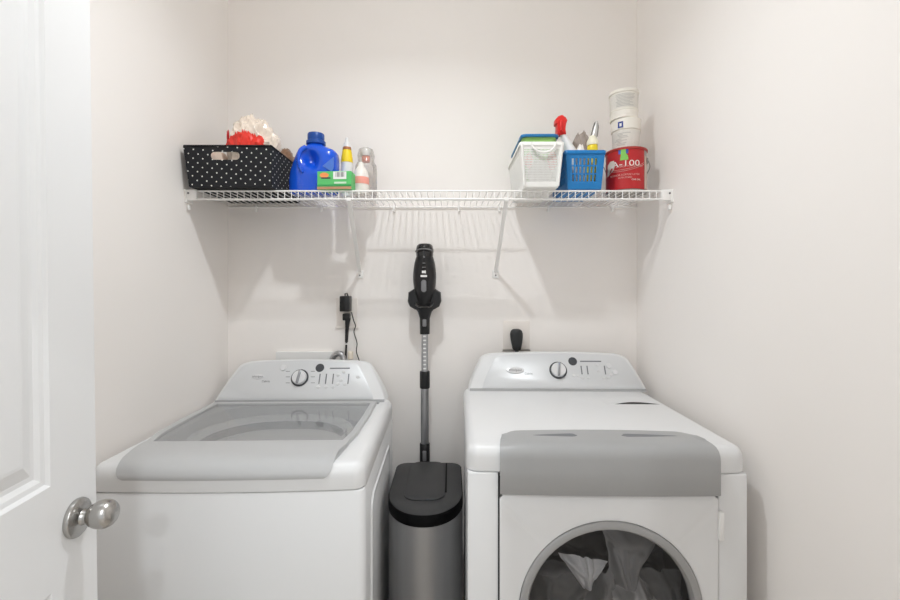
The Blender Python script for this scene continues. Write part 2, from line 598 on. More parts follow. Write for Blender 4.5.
u, v = uv(266, 381.5); text('model_print', 'Cabrio', 0.012, M_print, WF @ Matrix.Translation((u, v, 0.0025)), wcon)
u0, v0 = uv(330, 368.5); u1, v1 = uv(350, 368.5); bar(wcon, 'title_print', WF, u0, u1, v0 - 0.0025, v0 + 0.0025, M_print)
for px in (319, 325.5, 332.5, 348):
    ua, va = uv(px, 384); ub, vb = uv(px + 1, 374)
    bar(wcon, 'option_slider', WF, ua - 0.0022, ua + 0.0022, va, vb, M_print, 0.0015)
for px, py in ((338, 375), (341, 380), (344, 372), (338, 384), (345, 384), (358, 377), (318, 387), (326, 387), (333, 387)):
    u, v = uv(px, py); disc(wcon, 'option_button', WF, u, v, 0.006, M_chrome_soft, 0.002, 1.3)
for py in (371.5, 377, 383):
    ua, va = uv(286, py); ub, vb = uv(290, py); bar(wcon, 'dial_print', WF, ua, ub, va - 0.001, va + 0.001, M_print)
    ua, va = uv(311, py); ub, vb = uv(315, py); bar(wcon, 'dial_print', WF, ua, ub, va - 0.001, va + 0.001, M_print)

# ---------------------------------------- dryer
DXc, DY, DR = 0.4115, 1.158, math.radians(-1.0)
dryer = thing('tumble_dryer', 'white front-loading tumble dryer with grey fascia and round window', 'dryer', (DXc, DY, 0), DR)
TW, TD, TZ = 0.730, 0.70, 0.962
def drings(levels, r=0.035, bow=0.010):
    return [at_z(rrect(TW + 0.006 - 2 * i, TD - 2 * i, max(r - i, 0.004), 6, 0, TD / 2, bow), z) for i, z in levels]
# cabinet with a round drum opening in front is built as shell: body rings stop behind the front, front panel is separate
DCX, DCZ, DRo, DRi = 0.0075, 0.534, 0.239, 0.213
FX0, FX1 = -0.281, 0.287       # door / fascia span in local x
b = B()
ow = rrect(TW, TD - 0.03, 0.012, 6, 0, 0.03 + (TD - 0.03) / 2)
loft(b, [at_z(ow, 0.02), at_z(ow, 0.893)], True, True)
# shell hollow for the drum is made by leaving the body as thin walls
b.free()
b = B()
def wallbox(x0, x1, y0, y1, z0, z1): box(b, x0, x1, y0, y1, z0, z1)
wallbox(-TW / 2, -TW / 2 + 0.012, 0.0, TD, 0.02, 0.893)
wallbox(TW / 2 - 0.012, TW / 2, 0.0, TD, 0.02, 0.893)
wallbox(-TW / 2 + 0.012, TW / 2 - 0.012, TD - 0.012, TD, 0.02, 0.893)
wallbox(-TW / 2 + 0.012, TW / 2 - 0.012, 0.0, TD - 0.012, 0.02, 0.05)
wallbox(-TW / 2, TW / 2, 0.0, TD, 0.884, 0.8935)
dcab = fin('cabinet', b, M_white, dryer, smooth=False)
b = B(); box(b, -TW / 2, FX0 - 0.003, -0.004, 0.014, 0.02, 0.893, 0.004); fin('front_strip', b, M_white, dryer)
b = B(); box(b, FX1 + 0.003, TW / 2, -0.004, 0.014, 0.02, 0.893, 0.004); fin('front_strip', b, M_white, dryer)
b = B(); box(b, FX0 - 0.004, FX1 + 0.004, 0.012, 0.02, 0.80, 0.893); fin('front_back_plate', b, M_dark, dryer, smooth=False)
for sx in (-1, 1):
    for yy in (0.06, 0.60):
        b = B(); lathe(b, [(0.02, 0), (0.02, 0.012), (0.01, 0.022)], 14, Matrix.Translation((sx * 0.30, yy, 0)))
        fin('foot', b, M_black, dryer)
lv = [(0.004, 0.894), (0.0005, 0.897), (0, 0.903), (0.0, 0.932)]
for i in range(1, 8):
    a = math.pi / 2 * i / 7
    lv.append((0.026 * (1 - math.cos(a)), 0.932 + (TZ - 0.932) * math.sin(a)))
b = B(); loft(b, drings(lv, r=0.030), True, True)
dtop = fin('top_panel', b, M_white, dryer, angle=40)
# door with round opening (two outlines with equal vertex counts)
DOORZ0, DOORZ1 = 0.10, 0.842
n_c = 6
sq = rrect(FX1 - FX0, DOORZ1 - DOORZ0, 0.012, n_c, (FX0 + FX1) / 2, (DOORZ0 + DOORZ1) / 2)
def circ_like(outline, cx, cz, r):
    return [(cx + r * math.cos(math.atan2(q[1] - cz, q[0] - cx)), cz + r * math.sin(math.atan2(q[1] - cz, q[0] - cx))) for q in outline]
# resample: use a 72 point rectangle outline so that the circle is smooth
def dense(outline, n):
    L = []; tot = 0
    for a, c in zip(outline, outline[1:] + outline[:1]):
        d = math.dist(a, c); L.append((tot, d, a, c)); tot += d
    out = []
    for i in range(n):
        s = tot * i / n
        for t0, d, a, c in L:
            if t0 <= s <= t0 + d and d > 0:
                k = (s - t0) / d
                out.append((a[0] + (c[0] - a[0]) * k, a[1] + (c[1] - a[1]) * k)); break
    return out
sq = dense([tuple(q) for q in sq], 120)
def circ(r, n=120, cx=DCX, cz=DCZ):
    return [(cx + r * math.cos(2 * math.pi * i / n), cz + r * math.sin(2 * math.pi * i / n)) for i in range(n)]
# align the start of the circle with the rectangle outline
a0 = math.atan2(sq[0][1] - DCZ, sq[0][0] - DCX)
def circa(r): 
    return circ_like(sq, DCX, DCZ, r)
def fy(pts, y): return [(p[0], y, p[1]) for p in pts]
b = B()
ins = lambda k: [(p[0] + (DCX - p[0]) * k, p[1] + (DCZ - p[1]) * k) for p in sq]
loft(b, [fy(sq, 0.012), fy(sq, -0.008), fy(ins(0.012), -0.011), fy(circa(DRo + 0.001), -0.011), fy(circa(DRo), 0.010)], False, False)
ddoor = fin('door', b, M_white, dryer, angle=40)
b = B()
loft(b, [fy(circa(DRo), -0.006), fy(circa(DRo - 0.001), -0.015), fy(circa(DRo - 0.006), -0.018), fy(circa(DRo - 0.020), -0.016), fy(circa(DRi + 0.001), -0.008), fy(circa(DRi), 0.010)], False, False)
fin('door_ring', b, M_ring, ddoor, angle=40)
m = bpy.data.materials.new('dryer_window')
m.use_nodes = True
nt = m.node_tree
for nd in list(nt.nodes): nt.nodes.remove(nd)
out = nt.nodes.new('ShaderNodeOutputMaterial')
tr = nt.nodes.new('ShaderNodeBsdfTransparent'); tr.inputs[0].default_value = (0.80, 0.80, 0.81, 1)
gl = nt.nodes.new('ShaderNodeBsdfGlossy'); gl.inputs['Roughness'].default_value = 0.03; gl.inputs[0].default_value = (0.8, 0.8, 0.8, 1)
fr = nt.nodes.new('ShaderNodeFresnel'); fr.inputs[0].default_value = 1.45
mx = nt.nodes.new('ShaderNodeMixShader')
nt.links.new(fr.outputs[0], mx.inputs[0]); nt.links.new(tr.outputs[0], mx.inputs[1]); nt.links.new(gl.outputs[0], mx.inputs[2])
nt.links.new(mx.outputs[0], out.inputs[0])
M_dwin = m
b = B()
rgs = []
for k in range(6):
    rr = DRi * (1 - k / 6.0) + 0.004
    rgs.append(fy(circa(rr), 0.004 - 0.010 * math.sin(math.pi / 2 * k / 6)))
loft(b, rgs, False, True)
fin('window', b, M_dwin, ddoor)
# drum
M_drum = mat('drum_grey', (120, 121, 122), 0.35, metal=0.6)
b = B(); lathe(b, [(DRi + 0.012, 0.02), (DRi + 0.03, 0.06), (DRi + 0.05, 0.10), (DRi + 0.05, 0.56), (0.02, 0.57)], 48, frame((DCX, 0, DCZ), (1, 0, 0), (0, 1, 0)), cap=False)
fin('drum', b, M_drum, dryer)
# door hinge
b = B(); box(b, FX1 - 0.002, FX1 + 0.012, -0.016, -0.004, 0.725, 0.80, 0.003); fin('hinge', b, M_wplast, ddoor)
b = B(); box(b, FX0 - 0.004, FX0, -0.006, 0.012, 0.10, 0.893); fin('door_gap', b, M_dark, dryer, smooth=False)
# grey fascia wrapped over the top edge
FZ0 = 0.842
prof = [(0.108, TZ + 0.0005), (0.106, TZ + 0.006), (0.095, TZ + 0.009), (0.065, TZ + 0.0105), (0.040, TZ + 0.0105), (0.018, TZ + 0.009), (0.003, TZ + 0.005), (-0.007, TZ - 0.003), (-0.013, TZ - 0.013), (-0.0155, TZ - 0.026), (-0.0155, TZ - 0.060), (-0.0155, FZ0 + 0.003), (-0.012, FZ0), (0.012, FZ0), (0.012, TZ - 0.05), (0.05, TZ - 0.01)]
secs = []
NS = 40
for i in range(NS + 1):
    s = -1 + 2 * i / NS
    x = (FX0 + FX1) / 2 + s * (FX1 - FX0) / 2
    a = abs(s)
    bow = 0.010 * (1 - (x / (TW / 2)) ** 2)
    e = sstep(0.80, 1.0, a) ** 2
    back = 0.016 * (1 - s * s) - 0.028 * e            # curved rear edge
    ring = []
    for y, z in prof:
        yy, zz = y, z
        if y > 0.05: yy = y + back
        if z > TZ - 0.06 and y < 0.05: zz = z - 0.004 * e
        xx = x * (1 - 0.05 * max(0, min(1, (y + 0.005) / 0.1)))
        ring.append((xx, yy - (bow if y < 0.05 else 0), zz))
    secs.append(ring)
b = B(); loft(b, secs, True, True)
fas = fin('fascia', b, M_fascia, dryer, angle=50)
# two grip slots in the fascia top
def slot(px0, px1, py, flip):
    # flat grey lens on the fascia top, painting the shade inside the pocket
    b = B()
    w0 = P(px0, py, 1.0); 
    yy = (CZ - (TZ + 0.0105)) * F / (py - HY)
    x0 = (px0 - 450) / F * yy - DXc; x1 = (px1 - 450) / F * yy - DXc; yl = yy - DY
    N = 14
    top, bot = [], []
    for i in range(N + 1):
        s = i / N
        x = x0 + (x1 - x0) * s
        wd = (s if not flip else 1 - s) ** 0.7
        end = min(1, (1 - s if not flip else s) * 12)
        h = 0.017 * wd * end + 0.0005
        top.append((x, yl + h)); bot.append((x, yl - h * 0.6))
    ol = bot + top[::-1]
    loft(b, [at_z(ol, TZ + 0.0075), at_z(ol, TZ + 0.0108)], True, True)
    return fin('grip_slot_shade', b, M_print, fas, smooth=False)
slot(533, 577, 435.5, False)
slot(621, 676, 435.5, True)
# lint screen flap with dark finger slot
yy = (CZ - TZ) * F / (403.5 - HY)
lx0, lx1, ly = (612 - 450) / F * yy - DXc, (656 - 450) / F * yy - DXc, yy - DY
b = B()
N = 16
ol = [(lx0 + (lx1 - lx0) * i / N, ly - 0.008) for i in range(N + 1)] + [(lx1 + (lx0 - lx1) * i / N, ly - 0.008 + 0.030 * math.sin(math.pi * i / N)) for i in range(1, N)]
loft(b, [at_z(ol, TZ - 0.004), at_z(ol, TZ + 0.0008)], True, True)
flap_x0, flap_x1 = lx0 - 0.03, lx1 + 0.008
o_slot = b
b2 = B(); box(b2, flap_x0, flap_x1, ly - 0.012, ly + 0.085, TZ - 0.003, TZ + 0.0006, 0.0004, 1)
flap = fin('lint_flap', b2, M_white, dtop, smooth=False)
fin('finger_slot', o_slot, M_dark, flap, smooth=False)
dcon, DF = console(dryer, 'console', 0.722, 0.555, 0.141, TZ - 0.002, 0.622, 0.55, 0.735, panel_in=(0.056, 0.014), cx=0.014)
uv = lambda px, py: uv_on(dryer, DF, px, py)
u, v = uv(558, 370.5); dial(dcon, DF, u, v, 0.036)
u, v = uv(572.5, 361.5); disc(dcon, 'round_badge', DF, u, v, 0.018, M_printd)
u, v = uv(515, 370.5); disc(dcon, 'maker_badge', DF, u, v, 0.014, M_chrome_soft, 0.003, 2.6)
text('badge_print', 'Whirlpool', 0.013, M_print, DF @ Matrix.Translation((u, v, 0.0062)), dcon)
u, v = uv(528.5, 373.8); text('model_print', 'Cabrio', 0.012, M_print, DF @ Matrix.Translation((u, v, 0.0025)), dcon)
u0, v0 = uv(580, 361.5); u1, v1 = uv(601, 361.5); bar(dcon, 'title_print', DF, u0, u1, v0 - 0.0025, v0 + 0.0025, M_print)
for px in (582, 588, 605.5):
    ua, va = uv(px, 374.5); ub, vb = uv(px, 366)
    bar(dcon, 'option_slider', DF, ua - 0.0022, ua + 0.0022, va, vb, M_print, 0.0015)
for px, py in ((573.5, 375.5), (577.5, 375.5), (582, 378), (588, 378), (597, 365), (598, 371), (603, 378), (608, 378), (611, 375)):
    u, v = uv(px, py); disc(dcon, 'option_button', DF, u, v, 0.005, M_chrome_soft, 0.002, 1.3)
for px, py, r in ((608.5, 366, 0.012), (615, 372.5, 0.011)):
    u, v = uv(px, py); disc(dcon, 'start_button', DF, u, v, r, M_chrome_soft, 0.003)

# laundry behind the dryer window
def cloth(label, poly, y, col, seed, amp, folds, n=60, depth=0.03):
    """crumpled piece of fabric. poly: 4 pixel corners at distance y; folds: list of (pixel x0,y0,x1,y1,height,width) ridges"""
    m = mat('cloth_%d' % col, (col, col, col), 0.95, var=0.10, scale=30, bump=0.2, bscale=300, sheen=0.1)
    q = [P(px, py, y) for px, py in poly]
    R = [(P(a, b_, y), P(c, d, y), h, w) for a, b_, c, d, h, w in folds]
    bm = B()
    V = []
    for i in range(n + 1):
        row = []
        for j in range(n + 1):
            s_, t_ = i / n, j / n
            # edge wobble so that the outline is not a straight-sided quad
            ws = s_ + 0.05 * noise.noise(Vector((t_ * 5, seed, 1)))
            wt = t_ + 0.05 * noise.noise(Vector((s_ * 5, seed, 7)))
            p = (q[0] * (1 - ws) + q[1] * ws) * (1 - wt) + (q[3] * (1 - ws) + q[2] * ws) * wt
            h = amp * (noise.noise(Vector((p.x * 14 + seed, p.z * 14, seed))) + 0.5 * noise.noise(Vector((p.x * 34, p.z * 34 + seed, seed))))
            for a, c, hh, w in R:
                ab = Vector((c.x - a.x, c.z - a.z)); ap = Vector((p.x - a.x, p.z - a.z))
                k = max(0, min(1, ap.dot(ab) / max(ab.length_squared, 1e-9)))
                dd = (ap - ab * k).length / w
                h += hh * math.exp(-dd * dd)
            # edges curl away from the glass
            ed = min(s_, 1 - s_, t_, 1 - t_)
            h -= depth * (1 - sstep(0, 0.22, ed))
            row.append(bm.verts.new((p.x, p.y - h, p.z)))
        V.append(row)
    for i in range(n):
        for j in range(n):
            bm.faces.new((V[i][j], V[i + 1][j], V[i + 1][j + 1], V[i][j + 1]))
    bmesh.ops.recalc_face_normals(bm, faces=bm.faces)
    bmesh.ops.solidify(bm, geom=bm.faces[:], thickness=0.003)
    o = fin('garment', bm, m, None, angle=80)
    tag(o, label, 'garment', 'laundry in the dryer drum')
    return o
cloth('dark charcoal garment filling the back of the dryer drum', [(522, 628), (700, 628), (668, 536), (552, 536)], 1.40, 116, 1.3, 0.026,
      [(540, 556, 640, 553, 0.022, 0.010), (560, 545, 660, 548, 0.02, 0.012), (650, 560, 690, 600, 0.02, 0.012), (600, 548, 625, 600, 0.02, 0.015)], 80)
cloth('dark grey folded garment lying across the left of the dryer window', [(526, 628), (604, 628), (600, 566), (532, 566)], 1.315, 138, 4.1, 0.016,
      [(536, 572, 592, 571, 0.022, 0.008), (548, 580, 545, 640, 0.014, 0.012), (590, 582, 555, 620, 0.016, 0.010)])
cloth('grey twisted garment below the pale cloth in the dryer window', [(578, 628), (616, 628), (618, 566), (596, 584)], 1.285, 170, 3.7, 0.008,
      [(610, 570, 590, 620, 0.018, 0.008), (602, 585, 585, 630, 0.014, 0.007), (614, 585, 606, 640, 0.012, 0.007)])
cloth('mid grey cloth hanging down the middle of the dryer window', [(618, 600), (634, 598), (664, 536), (606, 532)], 1.275, 176, 6.5, 0.012,
      [(614, 550, 628, 596, 0.016, 0.006), (640, 556, 630, 594, 0.014, 0.008), (626, 552, 629, 590, 0.010, 0.005)])
cloth('grey rumpled garment at the right of the dryer window', [(648, 628), (694, 628), (686, 574), (634, 574)], 1.285, 158, 9.9, 0.016,
      [(640, 580, 668, 640, 0.018, 0.010), (662, 576, 684, 640, 0.018, 0.010), (676, 585, 690, 620, 0.012, 0.008)])
cloth('light grey rolled cloth at the bottom centre of the dryer window', [(606, 628), (676, 628), (642, 580), (616, 594)], 1.255, 218, 8.2, 0.006,
      [(640, 588, 660, 640, 0.018, 0.010), (612, 600, 630, 596, 0.018, 0.010), (624, 606, 634, 650, 0.014, 0.010)])
cloth('pale grey cloth with pointed folds at the left of the dryer window', [(586, 592), (590, 591), (610, 564), (560, 556)], 1.245, 246, 2.2, 0.004,
      [(584, 560, 588, 588, 0.012, 0.004), (592, 562, 589, 586, 0.010, 0.004), (566, 559, 584, 574, 0.010, 0.006), (604, 566, 594, 576, 0.010, 0.004)], depth=0.015)

# ------------------------------------------------------------------ bin
BX0, BX1, BYF, BYB, BZ = -0.213, 0.045, 1.372, 1.790, 0.672
def dshape(ins):
    w = (BX1 - BX0) / 2 - ins
    pts = []
    yb, yf = (BYB - BYF) - ins, ins
    rb = 0.040
    for k, sx in ((0, 1), (1, -1)):
        for i in range(7):
            a = math.pi / 2 * (k + i / 6)
            pts.append((sx * (w - rb) + rb * math.cos(a), yb - rb + rb * math.sin(a)))
    fb = 0.165
    for i in range(33):
        a = math.pi + math.pi * i / 32
        pts.append((w * math.copysign(abs(math.cos(a)) ** 0.95, math.cos(a)), yf + fb + fb * math.copysign(abs(math.sin(a)) ** 0.97, math.sin(a))))
    return pts
bin_ = thing('trash_bin', 'brushed steel bin with black lid between washer and dryer', 'bin', ((BX0 + BX1) / 2, BYF, 0))
b = B(); loft(b, [at_z(dshape(0.001), 0.03), at_z(dshape(0.001), BZ - 0.040)], True, True); fin('body', b, M_steel, bin_)
b = B(); loft(b, [at_z(dshape(0.004), 0.0), at_z(dshape(0.004), 0.03)], True, True); fin('base', b, M_blackrim, bin_)
b = B(); loft(b, [at_z(dshape(0.003), BZ - 0.042), at_z(dshape(0.0), BZ - 0.038), at_z(dshape(0.0), BZ - 0.006), at_z(dshape(0.002), BZ - 0.003)], True, True); rim = fin('rim', b, M_blackrim, bin_)
b = B(); loft(b, [at_z(dshape(0.003), BZ - 0.004), at_z(dshape(0.003), BZ - 0.002), at_z(dshape(0.007), BZ), at_z(dshape(0.05), BZ + 0.001)], True, True); lid2 = fin('lid', b, M_blackm, bin_)
fl = rrect(0.140, 0.32, 0.045, 6, -0.004, 0.250)
b = B(); loft(b, [at_z(fl, BZ + 0.0), at_z(fl, BZ + 0.004), at_z(rrect(0.134, 0.314, 0.042, 6, -0.004, 0.250), BZ + 0.006)], True, True); flp = fin('lid_flap', b, M_blackm, lid2)
b = B(); box(b, 0.067, 0.0725, 0.15, 0.40, BZ, BZ + 0.0035); fin('lid_gap', b, M_blackrim, lid2, smooth=False)
b = B(); box(b, -0.06, 0.06, -0.035, 0.02, 0.012, 0.028, 0.006); fin('pedal', b, M_blackrim, bin_)

# ------------------------------------------------------------------ stick vacuum
VY = 1.885
kv = VY / F
VX = (424.8 - 450) * kv
zv = lambda py: CZ + (HY - py) * kv
vac = thing('stick_vacuum', 'black cordless stick vacuum with silver tube standing against the back wall', 'vacuum cleaner', (VX, VY, 0))
def ell(b, levels, cy=0.0, n=28):
    """levels: (z, rx, ry, yoff)"""
    loft(b, [[(rx * math.cos(2 * math.pi * i / n), cy + yo + ry * math.sin(2 * math.pi * i / n), z) for i in range(n)] for z, rx, ry, yo in levels])
b = B(); box(b, -0.115, 0.115, -0.07, 0.05, 0.005, 0.055, 0.015); fin('floor_head', b, M_black, vac)
b = B(); ell(b, [(0.05, 0.02, 0.02, 0), (0.12, 0.02, 0.02, 0)]); fin('head_joint', b, M_black, vac)
b = B(); ell(b, [(0.11, 0.0175, 0.0175, 0), (zv(455), 0.0175, 0.0175, 0)]); fin('lower_tube', b, M_black, vac)
b = B(); ell(b, [(zv(470), 0.0215, 0.0215, 0), (zv(443.5), 0.0215, 0.0215, 0), (zv(443), 0.020, 0.020, 0)]); j = fin('lower_joint', b, M_black, vac)
b = B(); box(b, -0.008, 0.008, -0.026, -0.018, zv(459), zv(449), 0.003); fin('release_button', b, M_greyb, j)
b = B(); ell(b, [(zv(444), 0.0175, 0.0175, 0), (zv(387), 0.0175, 0.0175, 0)]); fin('middle_tube', b, M_alu, vac)
b = B(); ell(b, [(zv(388), 0.0205, 0.0205, 0), (zv(387), 0.0215, 0.0215, 0), (zv(372), 0.0215, 0.0215, 0), (zv(371), 0.020, 0.020, 0)]); fin('tube_collar', b, M_black, vac)
b = B(); ell(b, [(zv(372), 0.0145, 0.0145, 0), (zv(332), 0.0145, 0.0145, 0)]); ut = fin('upper_tube', b, M_alu, vac)
for k in range(9):
    z = zv(368 - k * 4)
    b = B(); box(b, -0.006, 0.006, -0.0155, -0.0135, z - 0.003, z + 0.003); fin('height_mark', b, M_wplast, ut, smooth=False)
# body
b = B(); ell(b, [(zv(334), 0.021, 0.021, 0), (zv(318), 0.022, 0.024, 0), (zv(312), 0.030, 0.030, 0), (zv(308), 0.042, 0.036, 0), (zv(303), 0.046, 0.040, 0), (zv(298), 0.040, 0.04, 0)]); nk = fin('neck', b, M_black, vac)
b = B(); box(b, -0.008, 0.008, -0.029, -0.018, zv(326), zv(319), 0.003); fin('release_button', b, M_greyb, nk)
M_gloss = mat('black_gloss', (18, 18, 20), 0.12, coat=0.5)
b = B()
LV = []
for i in range(19):
    t = i / 18
    z = zv(303) + (zv(251) - zv(303)) * t
    r = 0.0495 * (math.sin(math.pi * (0.10 + 0.80 * t)) ** 0.55)
    LV.append((z, r, r * 1.12, -0.018 + 0.012 * t))
ell(b, LV)
vb = fin('motor_body', b, M_black, vac)
b = B(); ell(b, [(zv(258), 0.036, 0.040, -0.008), (zv(250), 0.038, 0.042, -0.006), (zv(246), 0.034, 0.038, -0.006), (zv(244.3), 0.026, 0.03, -0.006), (zv(244), 0.012, 0.012, -0.006)]); tc_ = fin('top_cap', b, M_gloss, vac)
b = B(); tube(b, [(0.0375 * math.cos(a) , -0.028 + 0.043 * math.sin(a) * 0.95, zv(252.5) + 0.010 * math.sin(-a)) for a in [math.pi + math.pi * i / 16 for i in range(17)]], 0.0022, 6); fin('trim_ring', b, M_greyb, tc_)
# dust cup clamps either side
for s in (-1, 1):
    b = B()
    ol = [(0.018, 0.055), (0.052, 0.030), (0.068, 0.020), (0.071, -0.018), (0.062, -0.040), (0.040, -0.052), (0.022, -0.056)]
    zc = zv(297)
    pts = [(s * x, z) for x, z in ol]
    loft(b, [[(x * 0.94, -0.030, zc + z * 0.92) for x, z in pts], [(x, -0.024, zc + z) for x, z in pts], [(x, 0.030, zc + z) for x, z in pts], [(x * 0.94, 0.036, zc + z * 0.92) for x, z in pts]])
    fin('side_housing', b, M_black, vac)
b = B(); tube(b, [(0.036 * math.cos(a), -0.050, zv(302) + 0.020 * math.sin(a)) for a in [math.pi + math.pi * i / 14 for i in range(15)]], 0.005, 8); fin('cup_ring', b, M_gloss, vac)
yb_ = -0.076
b = B(); loft(b, [[(x, y, z) for x, z in [(p[0], zv(286) + p[1]) for p in rrect(0.021, 0.050, 0.010, 5)]] for y in (-0.06, yb_)]); fin('trigger', b, M_greyb, vb)
for (x, py, w, h) in ((0.0, 276.5, 0.026, 0.008), (-0.002, 272.5, 0.012, 0.010), (0.006, 272.5, 0.004, 0.012), (0.0, 264, 0.010, 0.004), (0.0, 268, 0.014, 0.003), (0.0, 258, 0.006, 0.006)):
    b = B(); box(b, x - w / 2, x + w / 2, -0.0745, -0.05, zv(py) - h / 2, zv(py) + h / 2); fin('display_mark', b, M_wplast if py > 270 else M_greyb, vb, smooth=False)

# ------------------------------------------------------------------ wire shelf
SY, SZ = 1.656, 1.745
shelf = thing('wire_shelf', 'white wire shelf across the back wall above washer and dryer', 'shelf', (0, SY, SZ))
SD = YB - SY
X0, X1 = XL + 0.004, XR - 0.004
def rod(name, y, z, r=0.0032, x0=X0, x1=X1):
    b = B(); tube(b, [(x0, y, z), (x1, y, z)], r, 8); return fin(name, b, M_wire, shelf)
rod('front_rail', 0.0, 0.0, 0.0034)
rod('lip_rail', -0.002, -0.031, 0.0034)
rod('middle_rail', SD * 0.465, -0.005, 0.003)
rod('back_rail', SD - 0.008, -0.005, 0.0032)
b = B(); tube(b, [(0, SD - 0.006, 0.0), (0, 0.004, 0.0), (0, 0.0005, -0.002), (0, -0.002, -0.008), (0, -0.002, -0.031)], 0.0016, 6)
w0 = fin('wire', b, M_wire, shelf)
nw = int((X1 - X0) / 0.0254)
w0.location = (X0 + 0.012, 0, 0.0028)
for i in range(1, nw):
    c = w0.copy(); C.objects.link(c); c.parent = shelf
    c.location = (X0 + 0.012 + i * 0.0254, 0, 0.0028)
for (x, fx) in ((-0.381, -0.402), (0.2125, 0.204)):
    b = B()
    a_, c_ = Vector((x, 0.004, -0.034)), Vector((fx, SD - 0.006, (CZ + (HY - 272) / F * YB) - SZ))
    Mx = frame(a_, (1, 0, 0), (c_ - a_))
    L = (c_ - a_).length
    box(b, -0.008, 0.008, -0.0035, 0.0035, 0, L, 0.0015, 1, Mx)
    br = fin('support_brace', b, M_wire, shelf)
    b = B(); box(b, x - 0.009, x + 0.009, -0.008, 0.012, -0.040, -0.026, 0.003); fin('brace_hook', b, M_wire, br)
    b = B(); box(b, fx - 0.015, fx + 0.015, SD - 0.006, SD, c_.z - 0.028, c_.z + 0.008, 0.003); ft = fin('brace_foot', b, M_wire, br)
    b = B(); lathe(b, [(0.0035, 0), (0.003, 0.002), (0.001, 0.003)], 12, frame((fx, SD - 0.006, c_.z - 0.015), (1, 0, 0), (0, -1, 0))); fin('screw', b, M_greyb, ft)
for s, xx in ((-1, X0), (1, X1)):
    b = B()
    xa, xb = (xx - 0.004, xx + 0.004)
    box(b, xa, xb, -0.012, 0.032, -0.044, 0.006, 0.002)
    box(b, min(xx, xx - s * 0.040), max(xx, xx - s * 0.040), -0.010, 0.002, -0.036, 0.004, 0.002)
    eb = fin('end_bracket', b, M_wire, shelf)
    b = B(); box(b, xx - 0.004 - s * 0.006, xx + 0.004 - s * 0.004, -0.006, 0.010, -0.070, -0.052, 0.003); fin('end_clip', b, M_wire, eb)
    b = B(); lathe(b, [(0.004, 0), (0.0035, 0.002), (0.001, 0.003)], 10, frame((xx - s * 0.010 if s < 0 else xx - 0.010, -0.0105, -0.01), (1, 0, 0), (0, -1, 0))); fin('screw', b, M_greyb, eb)
for px in (257, 322, 394, 459, 499, 548, 612):
    x = (px - 450) / F * YB
    b = B(); box(b, x - 0.006, x + 0.006, SD - 0.014, SD, -0.026, 0.004, 0.003); fin('wall_clip', b, M_wire, shelf)

ZS = SZ + 0.0048        # top of the deck wires

# ------------------------------------------------------------------ things on the shelf
# black polka-dot bin ------------------------------------------------
m = bpy.data.materials.new('polka_dot_fabric')
m.use_nodes = True
nt = m.node_tree
pb = nt.nodes['Principled BSDF']
pb.inputs['Roughness'].default_value = 0.85
tc = nt.nodes.new('ShaderNodeTexCoord')
sp = nt.nodes.new('ShaderNodeSeparateXYZ')
nt.links.new(tc.outputs['Object'], sp.inputs[0])
def mth(op, a, b_=None, v2=None):
    n = nt.nodes.new('ShaderNodeMath'); n.operation = op
    if hasattr(a, 'is_linked'): nt.links.new(a, n.inputs[0])
    else: n.inputs[0].default_value = a
    if b_ is not None:
        if hasattr(b_, 'is_linked'): nt.links.new(b_, n.inputs[1])
        else: n.inputs[1].default_value = b_
    return n.outputs[0]
s_ = mth('ADD', sp.outputs['X'], sp.outputs['Y'])
us_ = mth('DIVIDE', s_, 0.0355)
vs_ = mth('DIVIDE', mth('ADD', sp.outputs['Z'], mth('MULTIPLY', s_, 0.06)), 0.0315)
a_ = mth('ADD', us_, vs_)
c_ = mth('SUBTRACT', us_, vs_)
da = mth('SUBTRACT', mth('FRACT', a_), 0.5)
dc = mth('SUBTRACT', mth('FRACT', c_), 0.5)
# back to metric distance
du = mth('MULTIPLY', mth('ADD', da, dc), 0.0355 / 2)
dv = mth('MULTIPLY', mth('SUBTRACT', da, dc), 0.0315 / 2)
dist = mth('SQRT', mth('ADD', mth('MULTIPLY', du, du), mth('MULTIPLY', dv, dv)))
isdot = mth('LESS_THAN', dist, 0.0026)
mixn = nt.nodes.new('ShaderNodeMix'); mixn.data_type = 'RGBA'
nt.links.new(isdot, mixn.inputs['Factor'])
mixn.inputs['A'].default_value = lin((22, 24, 29))
mixn.inputs['B'].default_value = lin((226, 226, 220))
nt.links.new(mixn.outputs['Result'], pb.inputs['Base Color'])
M_dots = m
M_blackfab = mat('black_fabric', (24, 25, 28), 0.9, bump=0.3, bscale=400)

KB = 1.606
bk = thing('storage_bin', 'black fabric storage bin with white polka dots at the left shelf end', 'storage bin', (-0.812, KB, ZS + 0.0032))
kw_t, kw_b, kd, kh = 0.318, 0.300, 0.315, 0.146
def kb_pt(sx, sy, t):      # sx -1..1, sy 0..1, t 0..1
    w = (kw_b + (kw_t - kw_b) * t) / 2
    return (sx * w + 0.006 * (1 - t), 0.012 * (1 - t) + sy * (kd - 0.012 * (1 - t)), kh * t)
